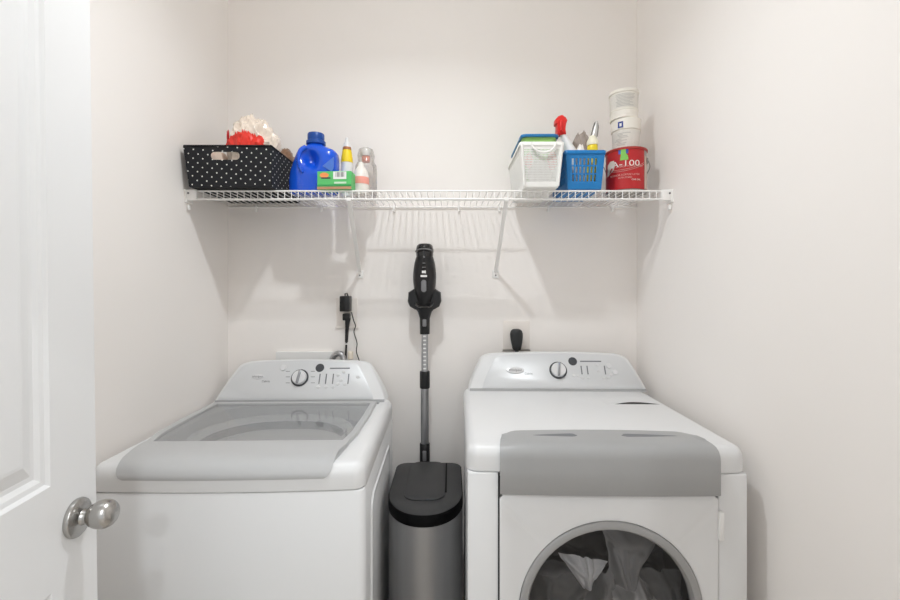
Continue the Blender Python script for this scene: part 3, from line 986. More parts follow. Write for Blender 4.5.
# front wall with grip hole
b = B()
rect = rrect(2, 1, 0.001, 5, 0, 0.5)
hol = rrect(0.68, 0.20, 0.09, 5, 0.0, 0.76)
hol = [(p[0] * 1.0 - 0.08, p[1]) for p in hol]
fr_ = lambda pts, off: [(Vector(kb_pt(p[0], 0, p[1])) + Vector((0, off, 0))) for p in pts]
loft(b, [fr_(rect, 0.005), fr_(rect, 0), fr_(hol, 0), fr_(hol, 0.005), fr_(rect, 0.005)], False, False)
fin('front_wall', b, M_dots, bk, smooth=False)
b = B()
for sx in (-1, 1):
    q = [kb_pt(sx, 0, 0), kb_pt(sx, 1, 0), kb_pt(sx, 1, 1), kb_pt(sx, 0, 1)]
    b = B(); grid_panel(b, [0, 1], [0, 1], lambda i, j: False, q, 0.004); fin('side_wall', b, M_dots, bk, smooth=False)
b = B(); grid_panel(b, [0, 1], [0, 1], lambda i, j: False, [kb_pt(-1, 1, 0), kb_pt(1, 1, 0), kb_pt(1, 1, 1), kb_pt(-1, 1, 1)], 0.004); fin('back_wall', b, M_dots, bk, smooth=False)
b = B(); grid_panel(b, [0, 1], [0, 1], lambda i, j: False, [Vector(kb_pt(-1, 0, 0)), Vector(kb_pt(1, 0, 0)), Vector(kb_pt(1, 1, 0)), Vector(kb_pt(-1, 1, 0))], 0.003); fin('bottom', b, M_blackfab, bk, smooth=False)
b = B()
tp = [kb_pt(-1, 0, 1), kb_pt(1, 0, 1), kb_pt(1, 1, 1), kb_pt(-1, 1, 1), kb_pt(-1, 0, 1)]
for p, q in zip(tp, tp[1:]): tube(b, [p, q], 0.0035, 6)
fin('rim_binding', b, M_blackfab, bk)

# lump helper ---------------------------------------------------------
def lump(b, c, r, seed, amp, f=4.0, sub=4, keep=None, off=0.0, ridge=False):
    tmp = bmesh.new()
    bmesh.ops.create_icosphere(tmp, subdivisions=sub, radius=1.0)
    for v in tmp.verts:
        d = v.co.normalized()
        n1 = noise.noise(d * f + Vector((seed, 0, 0)))
        n2 = noise.noise(d * f * 2.3 + Vector((0, seed, 0)))
        nn = (1 - 2 * abs(n1)) * 0.6 + (0.5 - abs(n2)) * 0.6 if ridge else n1 + 0.5 * n2
        v['k'] if False else None
        v.co = Vector((d.x * r[0], d.y * r[1], d.z * r[2])) * (1 + amp * nn + off) + Vector(c)
    if keep:
        cc = Vector(c)
        dele = [fc for fc in tmp.faces if not keep(fc.calc_center_median() - cc)]
        bmesh.ops.delete(tmp, geom=dele, context='FACES')
    me = bpy.data.meshes.new('tmp'); tmp.to_mesh(me); tmp.free()
    b.from_mesh(me); bpy.data.meshes.remove(me)
    return b

M_bag = mat('bag_plastic', (228, 214, 200), 0.25, var=0.22, scale=22, coat=0.4)
M_red = mat('red_print', (226, 54, 40), 0.4, var=0.05, scale=20)
bag = thing('plastic_bag', 'crumpled clear white plastic bag with red print sticking out of the polka-dot bin', 'bag', (-0.756, 1.655, ZS + 0.018))
RB = (0.078, 0.060, 0.122)
random.seed(11)
b = B(); lump(b, (0, 0.03, 0.128), RB, 4.7, 0.30, 2.6, 5, ridge=True); fin('bag_film', b, M_bag, bag, angle=9)
b = B()
lump(b, (0, 0.03, 0.128), RB, 4.7, 0.30, 2.6, 5, keep=lambda d: d.y < 0.004 and 0.008 < d.z < 0.064 - 0.30 * abs(d.x + 0.005) and -0.085 < d.x < 0.062, off=0.03, ridge=True)
bmesh.ops.solidify(b, geom=b.faces[:], thickness=0.001)
fin('red_label', b, M_red, bag, angle=18)
b = B(); lump(b, (-0.074, -0.010, 0.182), (0.005, 0.006, 0.022), 7.0, 0.3, 2, 2); fin('red_tie', b, mat('dark_red_print', (176, 30, 34), 0.4), bag, angle=30)
b = B(); lump(b, (0.052, 0.045, 0.168), (0.042, 0.036, 0.046), 5.5, 0.30, 3, 3, ridge=True); fin('bag_fold', b, M_bag, bag, angle=18)
b = B(); lump(b, (-0.020, 0.050, 0.232), (0.050, 0.030, 0.030), 8.5, 0.35, 3, 3, ridge=True); fin('bag_fold', b, M_bag, bag, angle=18)

M_fur = mat('brown_fluff', (140, 108, 84), 1.0, var=0.35, scale=60, sheen=0.5)
b = B()
random.seed(4)
tmp = bmesh.new(); bmesh.ops.create_icosphere(tmp, subdivisions=4, radius=1.0)
for v in tmp.verts:
    d = v.co.normalized()
    v.co = Vector((d.x * 0.036, d.y * 0.045, d.z * 0.075)) * (1 + 0.16 * random.random() + 0.15 * noise.noise(d * 5)) + Vector((0, 0, 0.096))
me = bpy.data.meshes.new('t'); tmp.to_mesh(me); tmp.free(); b.from_mesh(me)
o = fin('duster', b, M_fur, None, angle=180)
o.location = (-0.692, 1.862, ZS + 0.040)
tag(o, 'brown fluffy duster head in the back of the polka-dot bin', 'duster')

b = B(); lump(b, (0, 0, 0.075), (0.046, 0.05, 0.072), 9.1, 0.14, 3, 4)
o = fin('cleaning_cloth', b, mat('beige_cloth', (214, 196, 182), 0.9, var=0.15, scale=14), None, angle=80)
o.location = (-0.894, 1.690, ZS + 0.010)
tag(o, 'beige cloth seen through the grip hole of the polka-dot bin', 'cloth')

# detergent bottle ----------------------------------------------------
M_blue = mat('detergent_blue', (20, 84, 210), 0.14, var=0.03, scale=12, coat=0.3)
M_dblue = mat('detergent_cap_blue', (24, 72, 150), 0.35)
dyc = 1.745
det = thing('detergent_bottle', 'big blue laundry detergent bottle with dark blue cap beside the polka-dot bin', 'bottle', ((315 - 450) / F * dyc, dyc, ZS))
sil = [  # z, left, right, depth
    (0.000, -0.088, 0.084, 0.100), (0.006, -0.096, 0.091, 0.108), (0.05, -0.098, 0.094, 0.110), (0.085, -0.093, 0.094, 0.108), (0.12, -0.083, 0.094, 0.104),
    (0.145, -0.073, 0.094, 0.100), (0.160, -0.067, 0.091, 0.094), (0.172, -0.060, 0.080, 0.086), (0.182, -0.048, 0.060, 0.074), (0.190, -0.034, 0.040, 0.064), (0.196, -0.027, 0.034, 0.058), (0.203, -0.026, 0.033, 0.056)]
def silat(z):
    for p, q in zip(sil, sil[1:]):
        if z <= q[0]:
            t = (z - p[0]) / (q[0] - p[0]); return [p[k] + (q[k] - p[k]) * t for k in range(4)]
    return list(sil[-1])
b = B(); rgs = []
NZ = 60
for i in range(NZ + 1):
    z = 0.203 * i / NZ
    _, l, r_, d_ = silat(z)
    ring = []
    for k in range(64):
        a = 2 * math.pi * k / 64
        ex = 2 / 3.0 if z < 0.17 else 2 / (3.0 - 1.0 * min(1, (z - 0.17) / 0.02))
        cx_ = math.copysign(abs(math.cos(a)) ** ex, math.cos(a)); sy_ = math.copysign(abs(math.sin(a)) ** ex, math.sin(a))
        x = (l + r_) / 2 + (r_ - l) / 2 * cx_; y = d_ / 2 * sy_
        if y < 0:   # grip recess in the front face, behind the handle
            g = math.exp(-(((x + 0.004) / 0.026) ** 2 + ((z - 0.128 + 0.35 * (x + 0.004)) / 0.034) ** 2) ** 1.5)
            y += g * 0.040
            g2 = math.exp(-(((x + 0.058) / 0.012) ** 2 + ((z - 0.12) / 0.05) ** 2) ** 1.5)
            y -= g2 * 0.004
        ring.append((x, y, z))
    rgs.append(ring)
loft(b, rgs, True, True)
dbody = fin('bottle_body', b, M_blue, det, angle=60)
b = B(); tube(b, spline([(-0.024, -0.040, 0.176), (-0.040, -0.050, 0.160), (-0.046, -0.055, 0.130), (-0.042, -0.056, 0.100), (-0.030, -0.055, 0.074)], 6), [0.010 - 0.00018 * i for i in range(25)], 10); fin('handle', b, M_blue, det, angle=60)
b = B()
pr = [(0.0335, 0.196), (0.0375, 0.198), (0.0375, 0.209), (0.034, 0.212), (0.0315, 0.214), (0.0325, 0.220), (0.0325, 0.236), (0.031, 0.240), (0.020, 0.241)]
lathe(b, pr, 36, Matrix.Translation((0.004, 0, 0)))
fin('cap', b, M_dblue, det)
# paler blue patch on the lower right of the bottle
b = B()
patch_pts = [(0.045, 0.100), (0.088, 0.135), (0.088, 0.095), (0.080, 0.078)]
loft(b, [[(x, -0.0505, z) for x, z in patch_pts], [(x, -0.0530, z) for x, z in patch_pts]]); fin('label', b, mat('patch_pale_blue', (78, 118, 206), 0.4, var=0.1, scale=60), det, smooth=False)

# green box -----------------------------------------------------------
gy = 1.652
gb = thing('green_box', 'small green and tan cardboard box lying in front of the blue detergent bottle', 'box', (P(334.5, 190, gy).x, gy - 0.004, ZS), math.radians(-3))
M_green = mat('box_green', (92, 190, 110), 0.55, var=0.06, scale=30)
M_tan = mat('box_tan', (186, 142, 110), 0.6, var=0.08, scale=30)
gw, gh, gd = 0.130, 0.068, 0.055
b = B(); box(b, -gw / 2, gw / 2, 0, gd, 0, gh, 0.001, 1); fin('carton', b, M_green, gb, smooth=False)
b = B(); box(b, -gw / 2, gw / 2, -0.0006, 0.0, 0.0, 0.010); fin('base_band', b, M_tan, gb, smooth=False)
b = B(); box(b, -gw / 2, gw / 2, -0.0006, 0.0, 0.0105, 0.018); fin('dark_green_band', b, mat('box_green2', (52, 150, 84), 0.55), gb, smooth=False)
b = B(); box(b, -0.004, 0.046, -0.0007, 0, 0.038, 0.066); bc = fin('barcode_patch', b, M_wplast, gb, smooth=False)
for k in range(7):
    b = B(); x = 0.006 + k * 0.005; box(b, x, x + (0.0025 if k % 3 else 0.0015), -0.0011, -0.0007, 0.046, 0.064); fin('barcode_line', b, M_printd, bc, smooth=False)
b = B(); box(b, 0.0, 0.046, -0.0007, 0, 0.021, 0.028); fin('pale_print', b, mat('pale_green', (205, 232, 205), 0.5), gb, smooth=False)
b = B(); loft(b, [[(-0.038 + 0.017 * math.cos(a), y, 0.053 + 0.010 * math.sin(a)) for a in [2 * math.pi * i / 20 for i in range(20)]] for y in (0, -0.0008)]); fin('orange_badge', b, mat('badge_orange', (240, 150, 90), 0.5), gb, smooth=False)
b = B(); box(b, -0.050, -0.014, -0.0009, 0, 0.040, 0.045); fin('dark_print', b, M_printd, gb, smooth=False)

# white bottle with yellow label ---------------------------------------
gy2 = 1.80
gl_ = thing('glue_bottle', 'slim white bottle with yellow label and pointed white tip behind the green box', 'bottle', (P(347, 190, gy2).x, gy2, ZS))
k2 = gy2 / F
zz = lambda py: CZ + (HY - py) * k2 - ZS
b = B(); lathe(b, [(0.020, 0), (0.0235, 0.004), (0.0235, zz(168)), (0.0225, zz(161))], 28); fin('bottle_body', b, M_wplast, gl_)
b = B(); lathe(b, [(0.0238, zz(163)), (0.0228, zz(158)), (0.018, zz(150.5))], 28); fin('yellow_label', b, mat('yellow_print', (246, 214, 40), 0.45), gl_)
b = B(); lathe(b, [(0.0182, zz(150.5)), (0.0165, zz(147.5))], 28); fin('brown_band', b, mat('brown_print', (160, 100, 60), 0.5), gl_)
b = B(); lathe(b, [(0.0155, zz(147.5)), (0.0135, zz(143.5)), (0.008, zz(143)), (0.0065, zz(138.5)), (0.003, zz(137.5))], 24); fin('tip', b, mat('tip_white', (225, 225, 226), 0.4), gl_)

# clear bottle ---------------------------------------------------------
m = bpy.data.materials.new('clear_plastic')
m.use_nodes = True
nt = m.node_tree
for nd in list(nt.nodes): nt.nodes.remove(nd)
out = nt.nodes.new('ShaderNodeOutputMaterial')
tr = nt.nodes.new('ShaderNodeBsdfTransparent'); tr.inputs[0].default_value = (0.90, 0.89, 0.88, 1)
gl = nt.nodes.new('ShaderNodeBsdfGlossy'); gl.inputs['Roughness'].default_value = 0.08
df = nt.nodes.new('ShaderNodeBsdfDiffuse'); df.inputs[0].default_value = lin((235, 232, 228))
lw = nt.nodes.new('ShaderNodeLayerWeight'); lw.inputs[0].default_value = 0.35
m1 = nt.nodes.new('ShaderNodeMixShader'); m1.inputs[0].default_value = 0.10
m2 = nt.nodes.new('ShaderNodeMixShader')
nt.links.new(tr.outputs[0], m1.inputs[1]); nt.links.new(df.outputs[0], m1.inputs[2])
sc_ = nt.nodes.new('ShaderNodeMath'); sc_.operation = 'MULTIPLY'; sc_.inputs[1].default_value = 0.45
nt.links.new(lw.outputs['Fresnel'], sc_.inputs[0])
nt.links.new(sc_.outputs[0], m2.inputs[0]); nt.links.new(m1.outputs[0], m2.inputs[1]); nt.links.new(gl.outputs[0], m2.inputs[2])
nt.links.new(m2.outputs[0], out.inputs[0])
M_clear = m
M_coral = mat('coral_label', (238, 160, 146), 0.5, var=0.12, scale=50)
cy_ = 1.86
k3 = cy_ / F
z3 = lambda py: CZ + (HY - py) * k3 - ZS
cb = thing('clear_bottle', 'clear plastic bottle with coral neck band next to the slim yellow bottle', 'bottle', (P(366, 190, cy_).x, cy_, ZS))
b = B(); lathe(b, [(0.030, 0.0), (0.042, 0.006), (0.046, 0.03), (0.046, z3(172)), (0.044, z3(166)), (0.034, z3(162)), (0.036, z3(156)), (0.030, z3(150)), (0.018, z3(148.5)), (0.012, z3(148))], 32, cap=True); fin('bottle_shell', b, M_clear, cb)
b = B(); lathe(b, [(0.015, z3(162)), (0.017, z3(160)), (0.017, z3(156.5)), (0.015, z3(156))], 24); fin('neck_band', b, M_coral, cb)
b = B(); lathe(b, [(0.022, z3(156.5)), (0.024, z3(153)), (0.020, z3(149.5)), (0.008, z3(148.3))], 24); fin('cap', b, M_wplast, cb)
wy = 1.755
k4 = wy / F
z4 = lambda py: CZ + (HY - py) * k4 - ZS
wb = thing('round_bottle', 'little white round-shouldered bottle with coral label in front of the clear bottle', 'bottle', (P(361, 190, wy).x, wy, ZS))
b = B(); lathe(b, [(0.026, 0), (0.031, 0.004), (0.032, z4(186)), (0.031, z4(178)), (0.026, z4(172)), (0.017, z4(168)), (0.011, z4(166)), (0.010, z4(163)), (0.004, z4(162))], 28); fin('bottle_body', b, mat('milky_plastic', (232, 226, 220), 0.35), wb)
b = B(); lathe(b, [(0.0325, z4(185)), (0.0325, z4(182)), (0.0318, z4(178))], 28, cap=False); fin('coral_label', b, M_coral, wb)

# white basket ----------------------------------------------------------
def basket(t, w_b, w_t, d_b, d_t, h, m, cols, rows, hole_rng, rim_r, side_cols, dcols=None):
    def pt(sx, sy, v):
        w = (w_b + (w_t - w_b) * v) / 2
        d0 = (d_t - d_b) / 2 * (1 - v)
        return Vector((sx * w, d0 + sy * (d_t - 2 * d0), h * v))
    def lines(n, lo, hi, frac):
        out = [0.0, lo]
        cell = (hi - lo) / n
        for i in range(n):
            out.append(lo + cell * (i + frac))
            if i < n - 1: out.append(lo + cell * (i + 1))
        out.append(hi) if out[-1] < hi - 1e-6 else None
        out.append(1.0)
        return out
    def wall(name, quad, nc):
        us = lines(nc, hole_rng[0], 1 - hole_rng[0], hole_rng[4]); vs2 = lines(rows, hole_rng[1], hole_rng[2], hole_rng[3])
        hl = lambda i, j: (i % 2 == 1) and (j % 2 == 1) and us[i] >= hole_rng[0] - 1e-6 and us[i + 1] <= 1 - hole_rng[0] + 1e-6 and vs2[j] >= hole_rng[1] - 1e-6 and vs2[j + 1] <= hole_rng[2] + 1e-6
        b = B(); grid_panel(b, us, vs2, hl, quad, 0.0022)
        return fin(name, b, m, t, smooth=False)
    wall('front_wall', [pt(-1, 0, 0), pt(1, 0, 0), pt(1, 0, 1), pt(-1, 0, 1)], cols)
    wall('back_wall', [pt(-1, 1, 0), pt(1, 1, 0), pt(1, 1, 1), pt(-1, 1, 1)], cols)
    wall('side_wall', [pt(-1, 0, 0), pt(-1, 1, 0), pt(-1, 1, 1), pt(-1, 0, 1)], side_cols)
    wall('side_wall', [pt(1, 0, 0), pt(1, 1, 0), pt(1, 1, 1), pt(1, 0, 1)], side_cols)
    b = B(); grid_panel(b, [0, 1], [0, 1], lambda i, j: False, [pt(-1, 0, 0), pt(1, 0, 0), pt(1, 1, 0), pt(-1, 1, 0)], 0.002); fin('bottom', b, m, t, smooth=False)
    b = B()
    rr = rrect(w_t + rim_r, d_t + rim_r, 0.012, 5, 0, d_t / 2)
    r2 = rrect(w_t - 0.006, d_t - 0.006, 0.008, 5, 0, d_t / 2)
    loft(b, [at_z(r2, h - 0.001), at_z(rr, h - 0.012), at_z(rr, h - 0.001), at_z(rrect(w_t + rim_r - 0.003, d_t + rim_r - 0.003, 0.011, 5, 0, d_t / 2), h + 0.001), at_z(r2, h + 0.001), at_z(r2, h - 0.001)], False, False)
    fin('rim', b, m, t, angle=50)
    return pt

M_wbask = mat('basket_white', (238, 238, 235), 0.45)
wy0 = 1.600
wbk = thing('mesh_basket', 'white plastic mesh basket with curved handle next to the blue basket', 'basket', (P(542, 190, wy0).x, wy0, ZS + 0.0025))
basket(wbk, 0.126, 0.156, 0.29, 0.325, 0.158, M_wbask, 26, 20, (0.07, 0.12, 0.86, 0.55, 0.55), 0.008, 40)
b = B(); tube(b, [(0.044 * math.cos(a) + 0.004, -0.010, 0.154 + 0.036 * math.sin(a)) for a in [math.pi + math.pi * i / 20 for i in range(21)]], 0.0038, 8); fin('handle', b, M_wbask, wbk)
for x in (-0.066, 0.066):
    b = B(); tube(b, [(x * 0.93, 0.012, 0.002), (x * 1.12, -0.004, 0.152)], 0.0045, 6); fin('corner_post', b, M_wbask, wbk)

# tubs and lids in the white basket
M_lidb = mat('tub_blue', (34, 112, 168), 0.35)
M_lidg = mat('tub_green', (150, 200, 110), 0.45, var=0.15, scale=20)
bx = wbk.location.x
tub = thing('plastic_tub', 'yellow-green plastic tub with a raised blue rim standing in the white mesh basket', 'tub', (bx, wy0 + 0.172, ZS + 0.084))
TWd, TDp, TH = 0.134, 0.276, 0.118
def trect(k, z): return at_z(rrect(TWd + k, TDp + k, 0.020, 5), z)
b = B(); loft(b, [trect(-0.028, 0.0), trect(-0.004, TH - 0.006), trect(-0.012, TH - 0.006), trect(-0.036, 0.004)], True, True); fin('tub_body', b, M_lidg, tub, angle=45)
b = B(); loft(b, [trect(-0.010, TH - 0.011), trect(0.008, TH - 0.011), trect(0.010, TH - 0.008), trect(0.008, TH - 0.001), trect(0.004, TH), trect(-0.010, TH), trect(-0.010, TH - 0.011)], False, False); fin('tub_rim', b, M_lidb, tub, angle=45)
# contents seen through the mesh
def packet(name, label, col, loc, s, rot, cat, seed, amp=0.10, ridge=False):
    b = B(); lump(b, (0, 0, 0), s, seed, amp, 3, 4, ridge=ridge)
    o = fin(name, b, col, None, angle=80); o.location = loc; o.rotation_euler = rot
    tag(o, label, cat); return o
packet('paper_packet', 'pale printed paper packet inside the white mesh basket', mat('packet_print', (214, 208, 204), 0.6, var=0.28, scale=70), (bx + 0.002, wy0 + 0.048, ZS + 0.058), (0.046, 0.020, 0.050), (0, 0, 0.1), 'packet', 2.0)
packet('sponge_pack', 'coral red pack at the right inside the white mesh basket', mat('coral_red', (220, 78, 70), 0.5, var=0.15, scale=40), (bx + 0.042, wy0 + 0.024, ZS + 0.100), (0.018, 0.014, 0.034), (0, 0, 0), 'pack', 5.0)
packet('sponge', 'coral sponge at the left inside the white mesh basket', mat('coral_pale', (226, 130, 118), 0.7, var=0.15, scale=40), (bx - 0.044, wy0 + 0.024, ZS + 0.100), (0.016, 0.014, 0.028), (0, 0, 0), 'sponge', 6.0)
packet('green_sponge', 'bright green sponge near the top of the white mesh basket', mat('sponge_green', (128, 196, 128), 0.8, var=0.12, scale=60), (bx - 0.018, wy0 + 0.020, ZS + 0.136), (0.020, 0.010, 0.022), (0, 0, 0), 'sponge', 8.0)

# blue basket ------------------------------------------------------------
M_bbask = mat('basket_blue', (24, 122, 190), 0.35, var=0.03, scale=10)
by0 = 1.640
bbk = thing('slotted_basket', 'blue plastic basket with three rows of slots beside the red paint can', 'basket', (P(585.5, 190, by0).x, by0, ZS + 0.0025))
basket(bbk, 0.126, 0.146, 0.23, 0.26, 0.140, M_bbask, 7, 3, (0.14, 0.20, 0.84, 0.80, 0.52), 0.010, 12)

# things in the blue basket
M_sprayw = mat('spray_white', (236, 236, 238), 0.35)
M_sprayr = mat('spray_red', (224, 48, 44), 0.35)
sy0 = 1.715
k5 = sy0 / F
z5 = lambda py: CZ + (HY - py) * k5 - ZS
x5 = lambda px: (px - 450) * k5
sb = thing('spray_bottle', 'white spray bottle with red trigger head leaning in the blue basket', 'spray bottle', (x5(574), sy0 + 0.01, ZS + 0.004))
ox = sb.location.x
b = B()
ell_l = []
for py, px, rx, ry in ((189, 577.5, 0.026, 0.032), (170, 576, 0.028, 0.034), (158, 574, 0.028, 0.034), (152, 572, 0.026, 0.030), (146, 569.5, 0.020, 0.022), (140, 566.5, 0.015, 0.016), (135, 564, 0.0125, 0.014), (132, 562.5, 0.0125, 0.014)):
    ell_l.append([(x5(px) - ox + rx * math.cos(2 * math.pi * i / 24), ry * math.sin(2 * math.pi * i / 24), z5(py) - 0.004 + (0.004 if py == 189 else 0)) for i in range(24)])
loft(b, ell_l); fin('bottle_body', b, M_sprayw, sb, angle=60)
b = B()
# head: profile in x/z extruded along y: nozzle to the left, hood on top
hp = [(555.0, 124), (555.3, 119.5), (558, 116.5), (562, 115.2), (565.5, 117.5), (567.2, 120.5), (566, 124), (565.3, 130), (566, 134.5), (557, 135.5), (556.6, 129), (556.8, 124.5)]
pts = [(x5(p[0]) - ox, z5(p[1]) - 0.004) for p in hp]
cxp = sum(p[0] for p in pts) / len(pts); czp = sum(p[1] for p in pts) / len(pts)
ringy = lambda k, y: [(cxp + (p[0] - cxp) * k, y, czp + (p[1] - czp) * k) for p in pts]
loft(b, [ringy(0.86, -0.019), ringy(1.0, -0.014), ringy(1.0, 0.014), ringy(0.86, 0.019)]); hd = fin('spray_head', b, M_sprayr, sb, angle=40)
b = B(); tube(b, spline([(x5(560.5) - ox, -0.014, z5(122)), (x5(560) - ox, -0.026, z5(126)), (x5(560.3) - ox, -0.024, z5(133))], 5), 0.0052, 8); fin('trigger', b, M_sprayr, hd)
zq = lambda py: CZ + (HY - py) * 1.70 / F - ZS - 0.006
# yellow collared bottle with silver tip
yb0 = thing('squeeze_bottle', 'white bottle with yellow collar and silver pull spout in the blue basket', 'bottle', ((592.5 - 450) / F * 1.70, 1.70, ZS + 0.006))
b = B(); lathe(b, [(0.015, 0), (0.017, 0.005), (0.017, zq(166)), (0.0175, zq(158)), (0.017, zq(153.5))], 24); fin('bottle_body', b, mat('bottle_yellowish', (232, 214, 90), 0.4), yb0)
b = B(); lathe(b, [(0.018, zq(154)), (0.0195, zq(151)), (0.0195, zq(147)), (0.017, zq(145))], 24); fin('collar', b, mat('yellow_collar', (246, 220, 50), 0.4), yb0)
b = B(); lathe(b, [(0.021, zq(145.5)), (0.022, zq(142)), (0.016, zq(139)), (0.011, zq(136))], 24); fin('cap', b, mat('cap_cream', (240, 236, 214), 0.4), yb0)
b = B()
loft(b, [[(0.0 + (x5(593.5) - x5(592.5)) + dx + rx * math.cos(2 * math.pi * i / 16), ry * math.sin(2 * math.pi * i / 16), zq(py)) for i in range(16)] for py, dx, rx, ry in ((138, 0.0, 0.012, 0.011), (131, 0.006, 0.011, 0.010), (125, 0.010, 0.008, 0.008), (121.5, 0.012, 0.005, 0.005))])
fin('spout', b, mat('spout_grey', (206, 206, 204), 0.25, metal=0.3), yb0)
for s in (-1, 1):
    b = B(); tube(b, [(0.004 + s * 0.012, -0.006, zq(137)), (0.010 + s * 0.010, -0.007, zq(128)), (0.013 + s * 0.005, -0.004, zq(123))], 0.0024, 6); fin('spout_wire', b, mat('spout_dark', (120, 116, 110), 0.4), yb0)
packet('rag', 'crumpled grey-brown rag behind the red spray head in the blue basket', mat('rag_grey', (168, 158, 150), 0.9, var=0.25, scale=26), (0.528, 1.812, ZS + 0.150), (0.036, 0.028, 0.100), (0, 0.18, 0), 'rag', 12.0, 0.4, True)
packet('round_tub', 'rounded white tub top sitting behind the slots of the blue basket', mat('tub_cream', (238, 232, 226), 0.4), (0.496, 1.672, ZS + 0.094), (0.022, 0.018, 0.082), (0, 0, 0), 'tub', 13.0)
packet('yellow_sponge', 'yellow sponge inside the blue basket behind its slots', mat('sponge_yellow', (232, 206, 70), 0.8, var=0.2, scale=40), (0.532, 1.668, ZS + 0.060), (0.022, 0.009, 0.050), (0, 0, 0), 'sponge', 14.0)

# paint can and tubs -------------------------------------------------------
py0 = 1.745
k6 = py0 / F
cxx = (626 - 450) * k6
can = thing('paint_can', 'red gallon paint can at the right end of the shelf under two white tubs', 'paint can', (cxx, py0, ZS), -0.377)
CR, CH = 0.0775, 0.168
M_canr = mat('can_red', (184, 36, 40), 0.4, var=0.05, scale=8)
M_canm = mat('can_metal', (170, 168, 165), 0.3, metal=1.0)
M_canlid = mat('can_lid_red', (176, 60, 56), 0.4, metal=0.3)
b = B(); lathe(b, [(CR - 0.002, 0.0), (CR, 0.002), (CR, 0.006), (CR - 0.002, 0.008), (CR - 0.002, CH - 0.008)], 56); fin('can_body', b, M_canm, can)
def wrap(name, a0, a1, z0, z1, r, m, parent, n=40, th=0.0006, shape=None):
    """curved patch on the can: angles in degrees from the camera-facing side (-y), + to the right"""
    b = B(); rows = []
    for rr in (r, r + th):
        rows.append([[(rr * math.sin(math.radians(a0 + (a1 - a0) * i / n)), -rr * math.cos(math.radians(a0 + (a1 - a0) * i / n)), z) for i in range(n + 1)] for z in (z0, z1)])
    bt = rows[0]; tp_ = rows[1]
    ring = lambda i: [bt[0][i], tp_[0][i], tp_[1][i], bt[1][i]]
    loft(b, [ring(i) for i in range(n + 1)], True, True)
    return fin(name, b, m, parent, angle=30)
wrap('red_label', -150, 58, 0.008, CH - 0.009, CR - 0.0018, M_canr, can)
wrap('pale_label', 60, 100, 0.010, CH - 0.030, CR - 0.0018, mat('can_pale', (206, 188, 176), 0.5), can)
b = B(); lathe(b, [(CR - 0.003, CH - 0.010), (CR + 0.0015, CH - 0.009), (CR + 0.002, CH - 0.003), (CR, CH), (CR - 0.006, CH), (CR - 0.007, CH - 0.005), (0.01, CH - 0.005)], 56); fin('can_lid', b, M_canlid, can)
# wire bail and ear
b = B(); lathe(b, [(0.012, 0), (0.012, 0.003), (0.007, 0.005)], 16, frame((CR - 0.002, -0.012, CH - 0.045), (0, 1, 0), (1, 0, 0))); fin('bail_ear', b, M_canm, can)
b = B(); tube(b, spline([(CR + 0.003, -0.012, CH - 0.045), (CR + 0.008, 0.01, CH - 0.07), (CR * 0.75, 0.062, CH - 0.10), (0, CR + 0.006, CH - 0.115), (-CR * 0.75, 0.062, CH - 0.10), (-CR - 0.006, 0.0, CH - 0.05)], 6), 0.0018, 6); fin('bail', b, M_canm, can)
rl = CR - 0.0008
def bend_text(name, body, size, m, a_deg, z, parent, squash=1.0):
    o = text(name, body, size, m, Matrix.Identity(4), parent, ext=0.0003, squash=squash)
    for v in o.data.vertices:
        a = math.radians(a_deg) + v.co.x / rl
        r = rl + 0.0004 + v.co.z
        zz_ = z + v.co.y
        v.co = (r * math.sin(a), -r * math.cos(a), zz_)
    return o
M_canw = mat('can_print_white', (236, 226, 220), 0.5)
M_canp = mat('can_print_pink', (226, 176, 168), 0.5)
bend_text('can_print', 'A-100', 0.032, M_canw, -1, 0.104, can, 1.35)
bend_text('can_print', 'EXTERIOR ACRYLIC LATEX', 0.0085, M_canp, 10, 0.094, can)
bend_text('can_print', 'EXTERIOR ACRYLIC LATEX', 0.0095, M_canp, -5, 0.062, can)
bend_text('can_print', 'SATIN FINISH', 0.0085, M_canp, -3, 0.051, can)
bend_text('can_print', 'ONE GAL', 0.0085, M_canw, 28, 0.042, can)
wrap('blue_logo', -21, 6, CH - 0.026, CH - 0.010, rl, mat('logo_blue', (52, 84, 170), 0.5), can, 8)
# green house shaped mark
b = B()
gm = [(-0.017, 0.118), (0.013, 0.118), (0.011, 0.134), (0.004, 0.142), (0.003, 0.158), (-0.006, 0.168), (-0.014, 0.158), (-0.014, 0.140)]
def bent(p, off): 
    a = p[0] / rl - 0.06; r = rl + off
    return (r * math.sin(a), -r * math.cos(a), p[1])
loft(b, [[bent(p, 0.0002) for p in gm], [bent(p, 0.0012) for p in gm]]); fin('green_mark', b, mat('logo_green', (130, 196, 90), 0.5), can, smooth=False)
# pale patch over the left of the label
b = B()
tg = [(-0.074, 0.112), (-0.058, 0.122), (-0.042, 0.122), (-0.036, 0.104), (-0.043, 0.086), (-0.076, 0.066)]
loft(b, [[bent(p, 0.0004) for p in tg], [bent(p, 0.0016) for p in tg]]); fin('pale_patch', b, mat('patch_pale', (228, 214, 200), 0.6, var=0.06, scale=40), can, smooth=False)
# swoosh lines
for zo in (0.0, 0.006):
    b = B(); tube(b, [((rl + 0.0004) * math.sin(a), -(rl + 0.0004) * math.cos(a), 0.076 + zo + 0.014 * ((math.degrees(a) + 15) / 50) ** 2) for a in [math.radians(-45 + 100 * i / 24) for i in range(25)]], 0.0007, 4); fin('swoosh', b, M_canp, can)

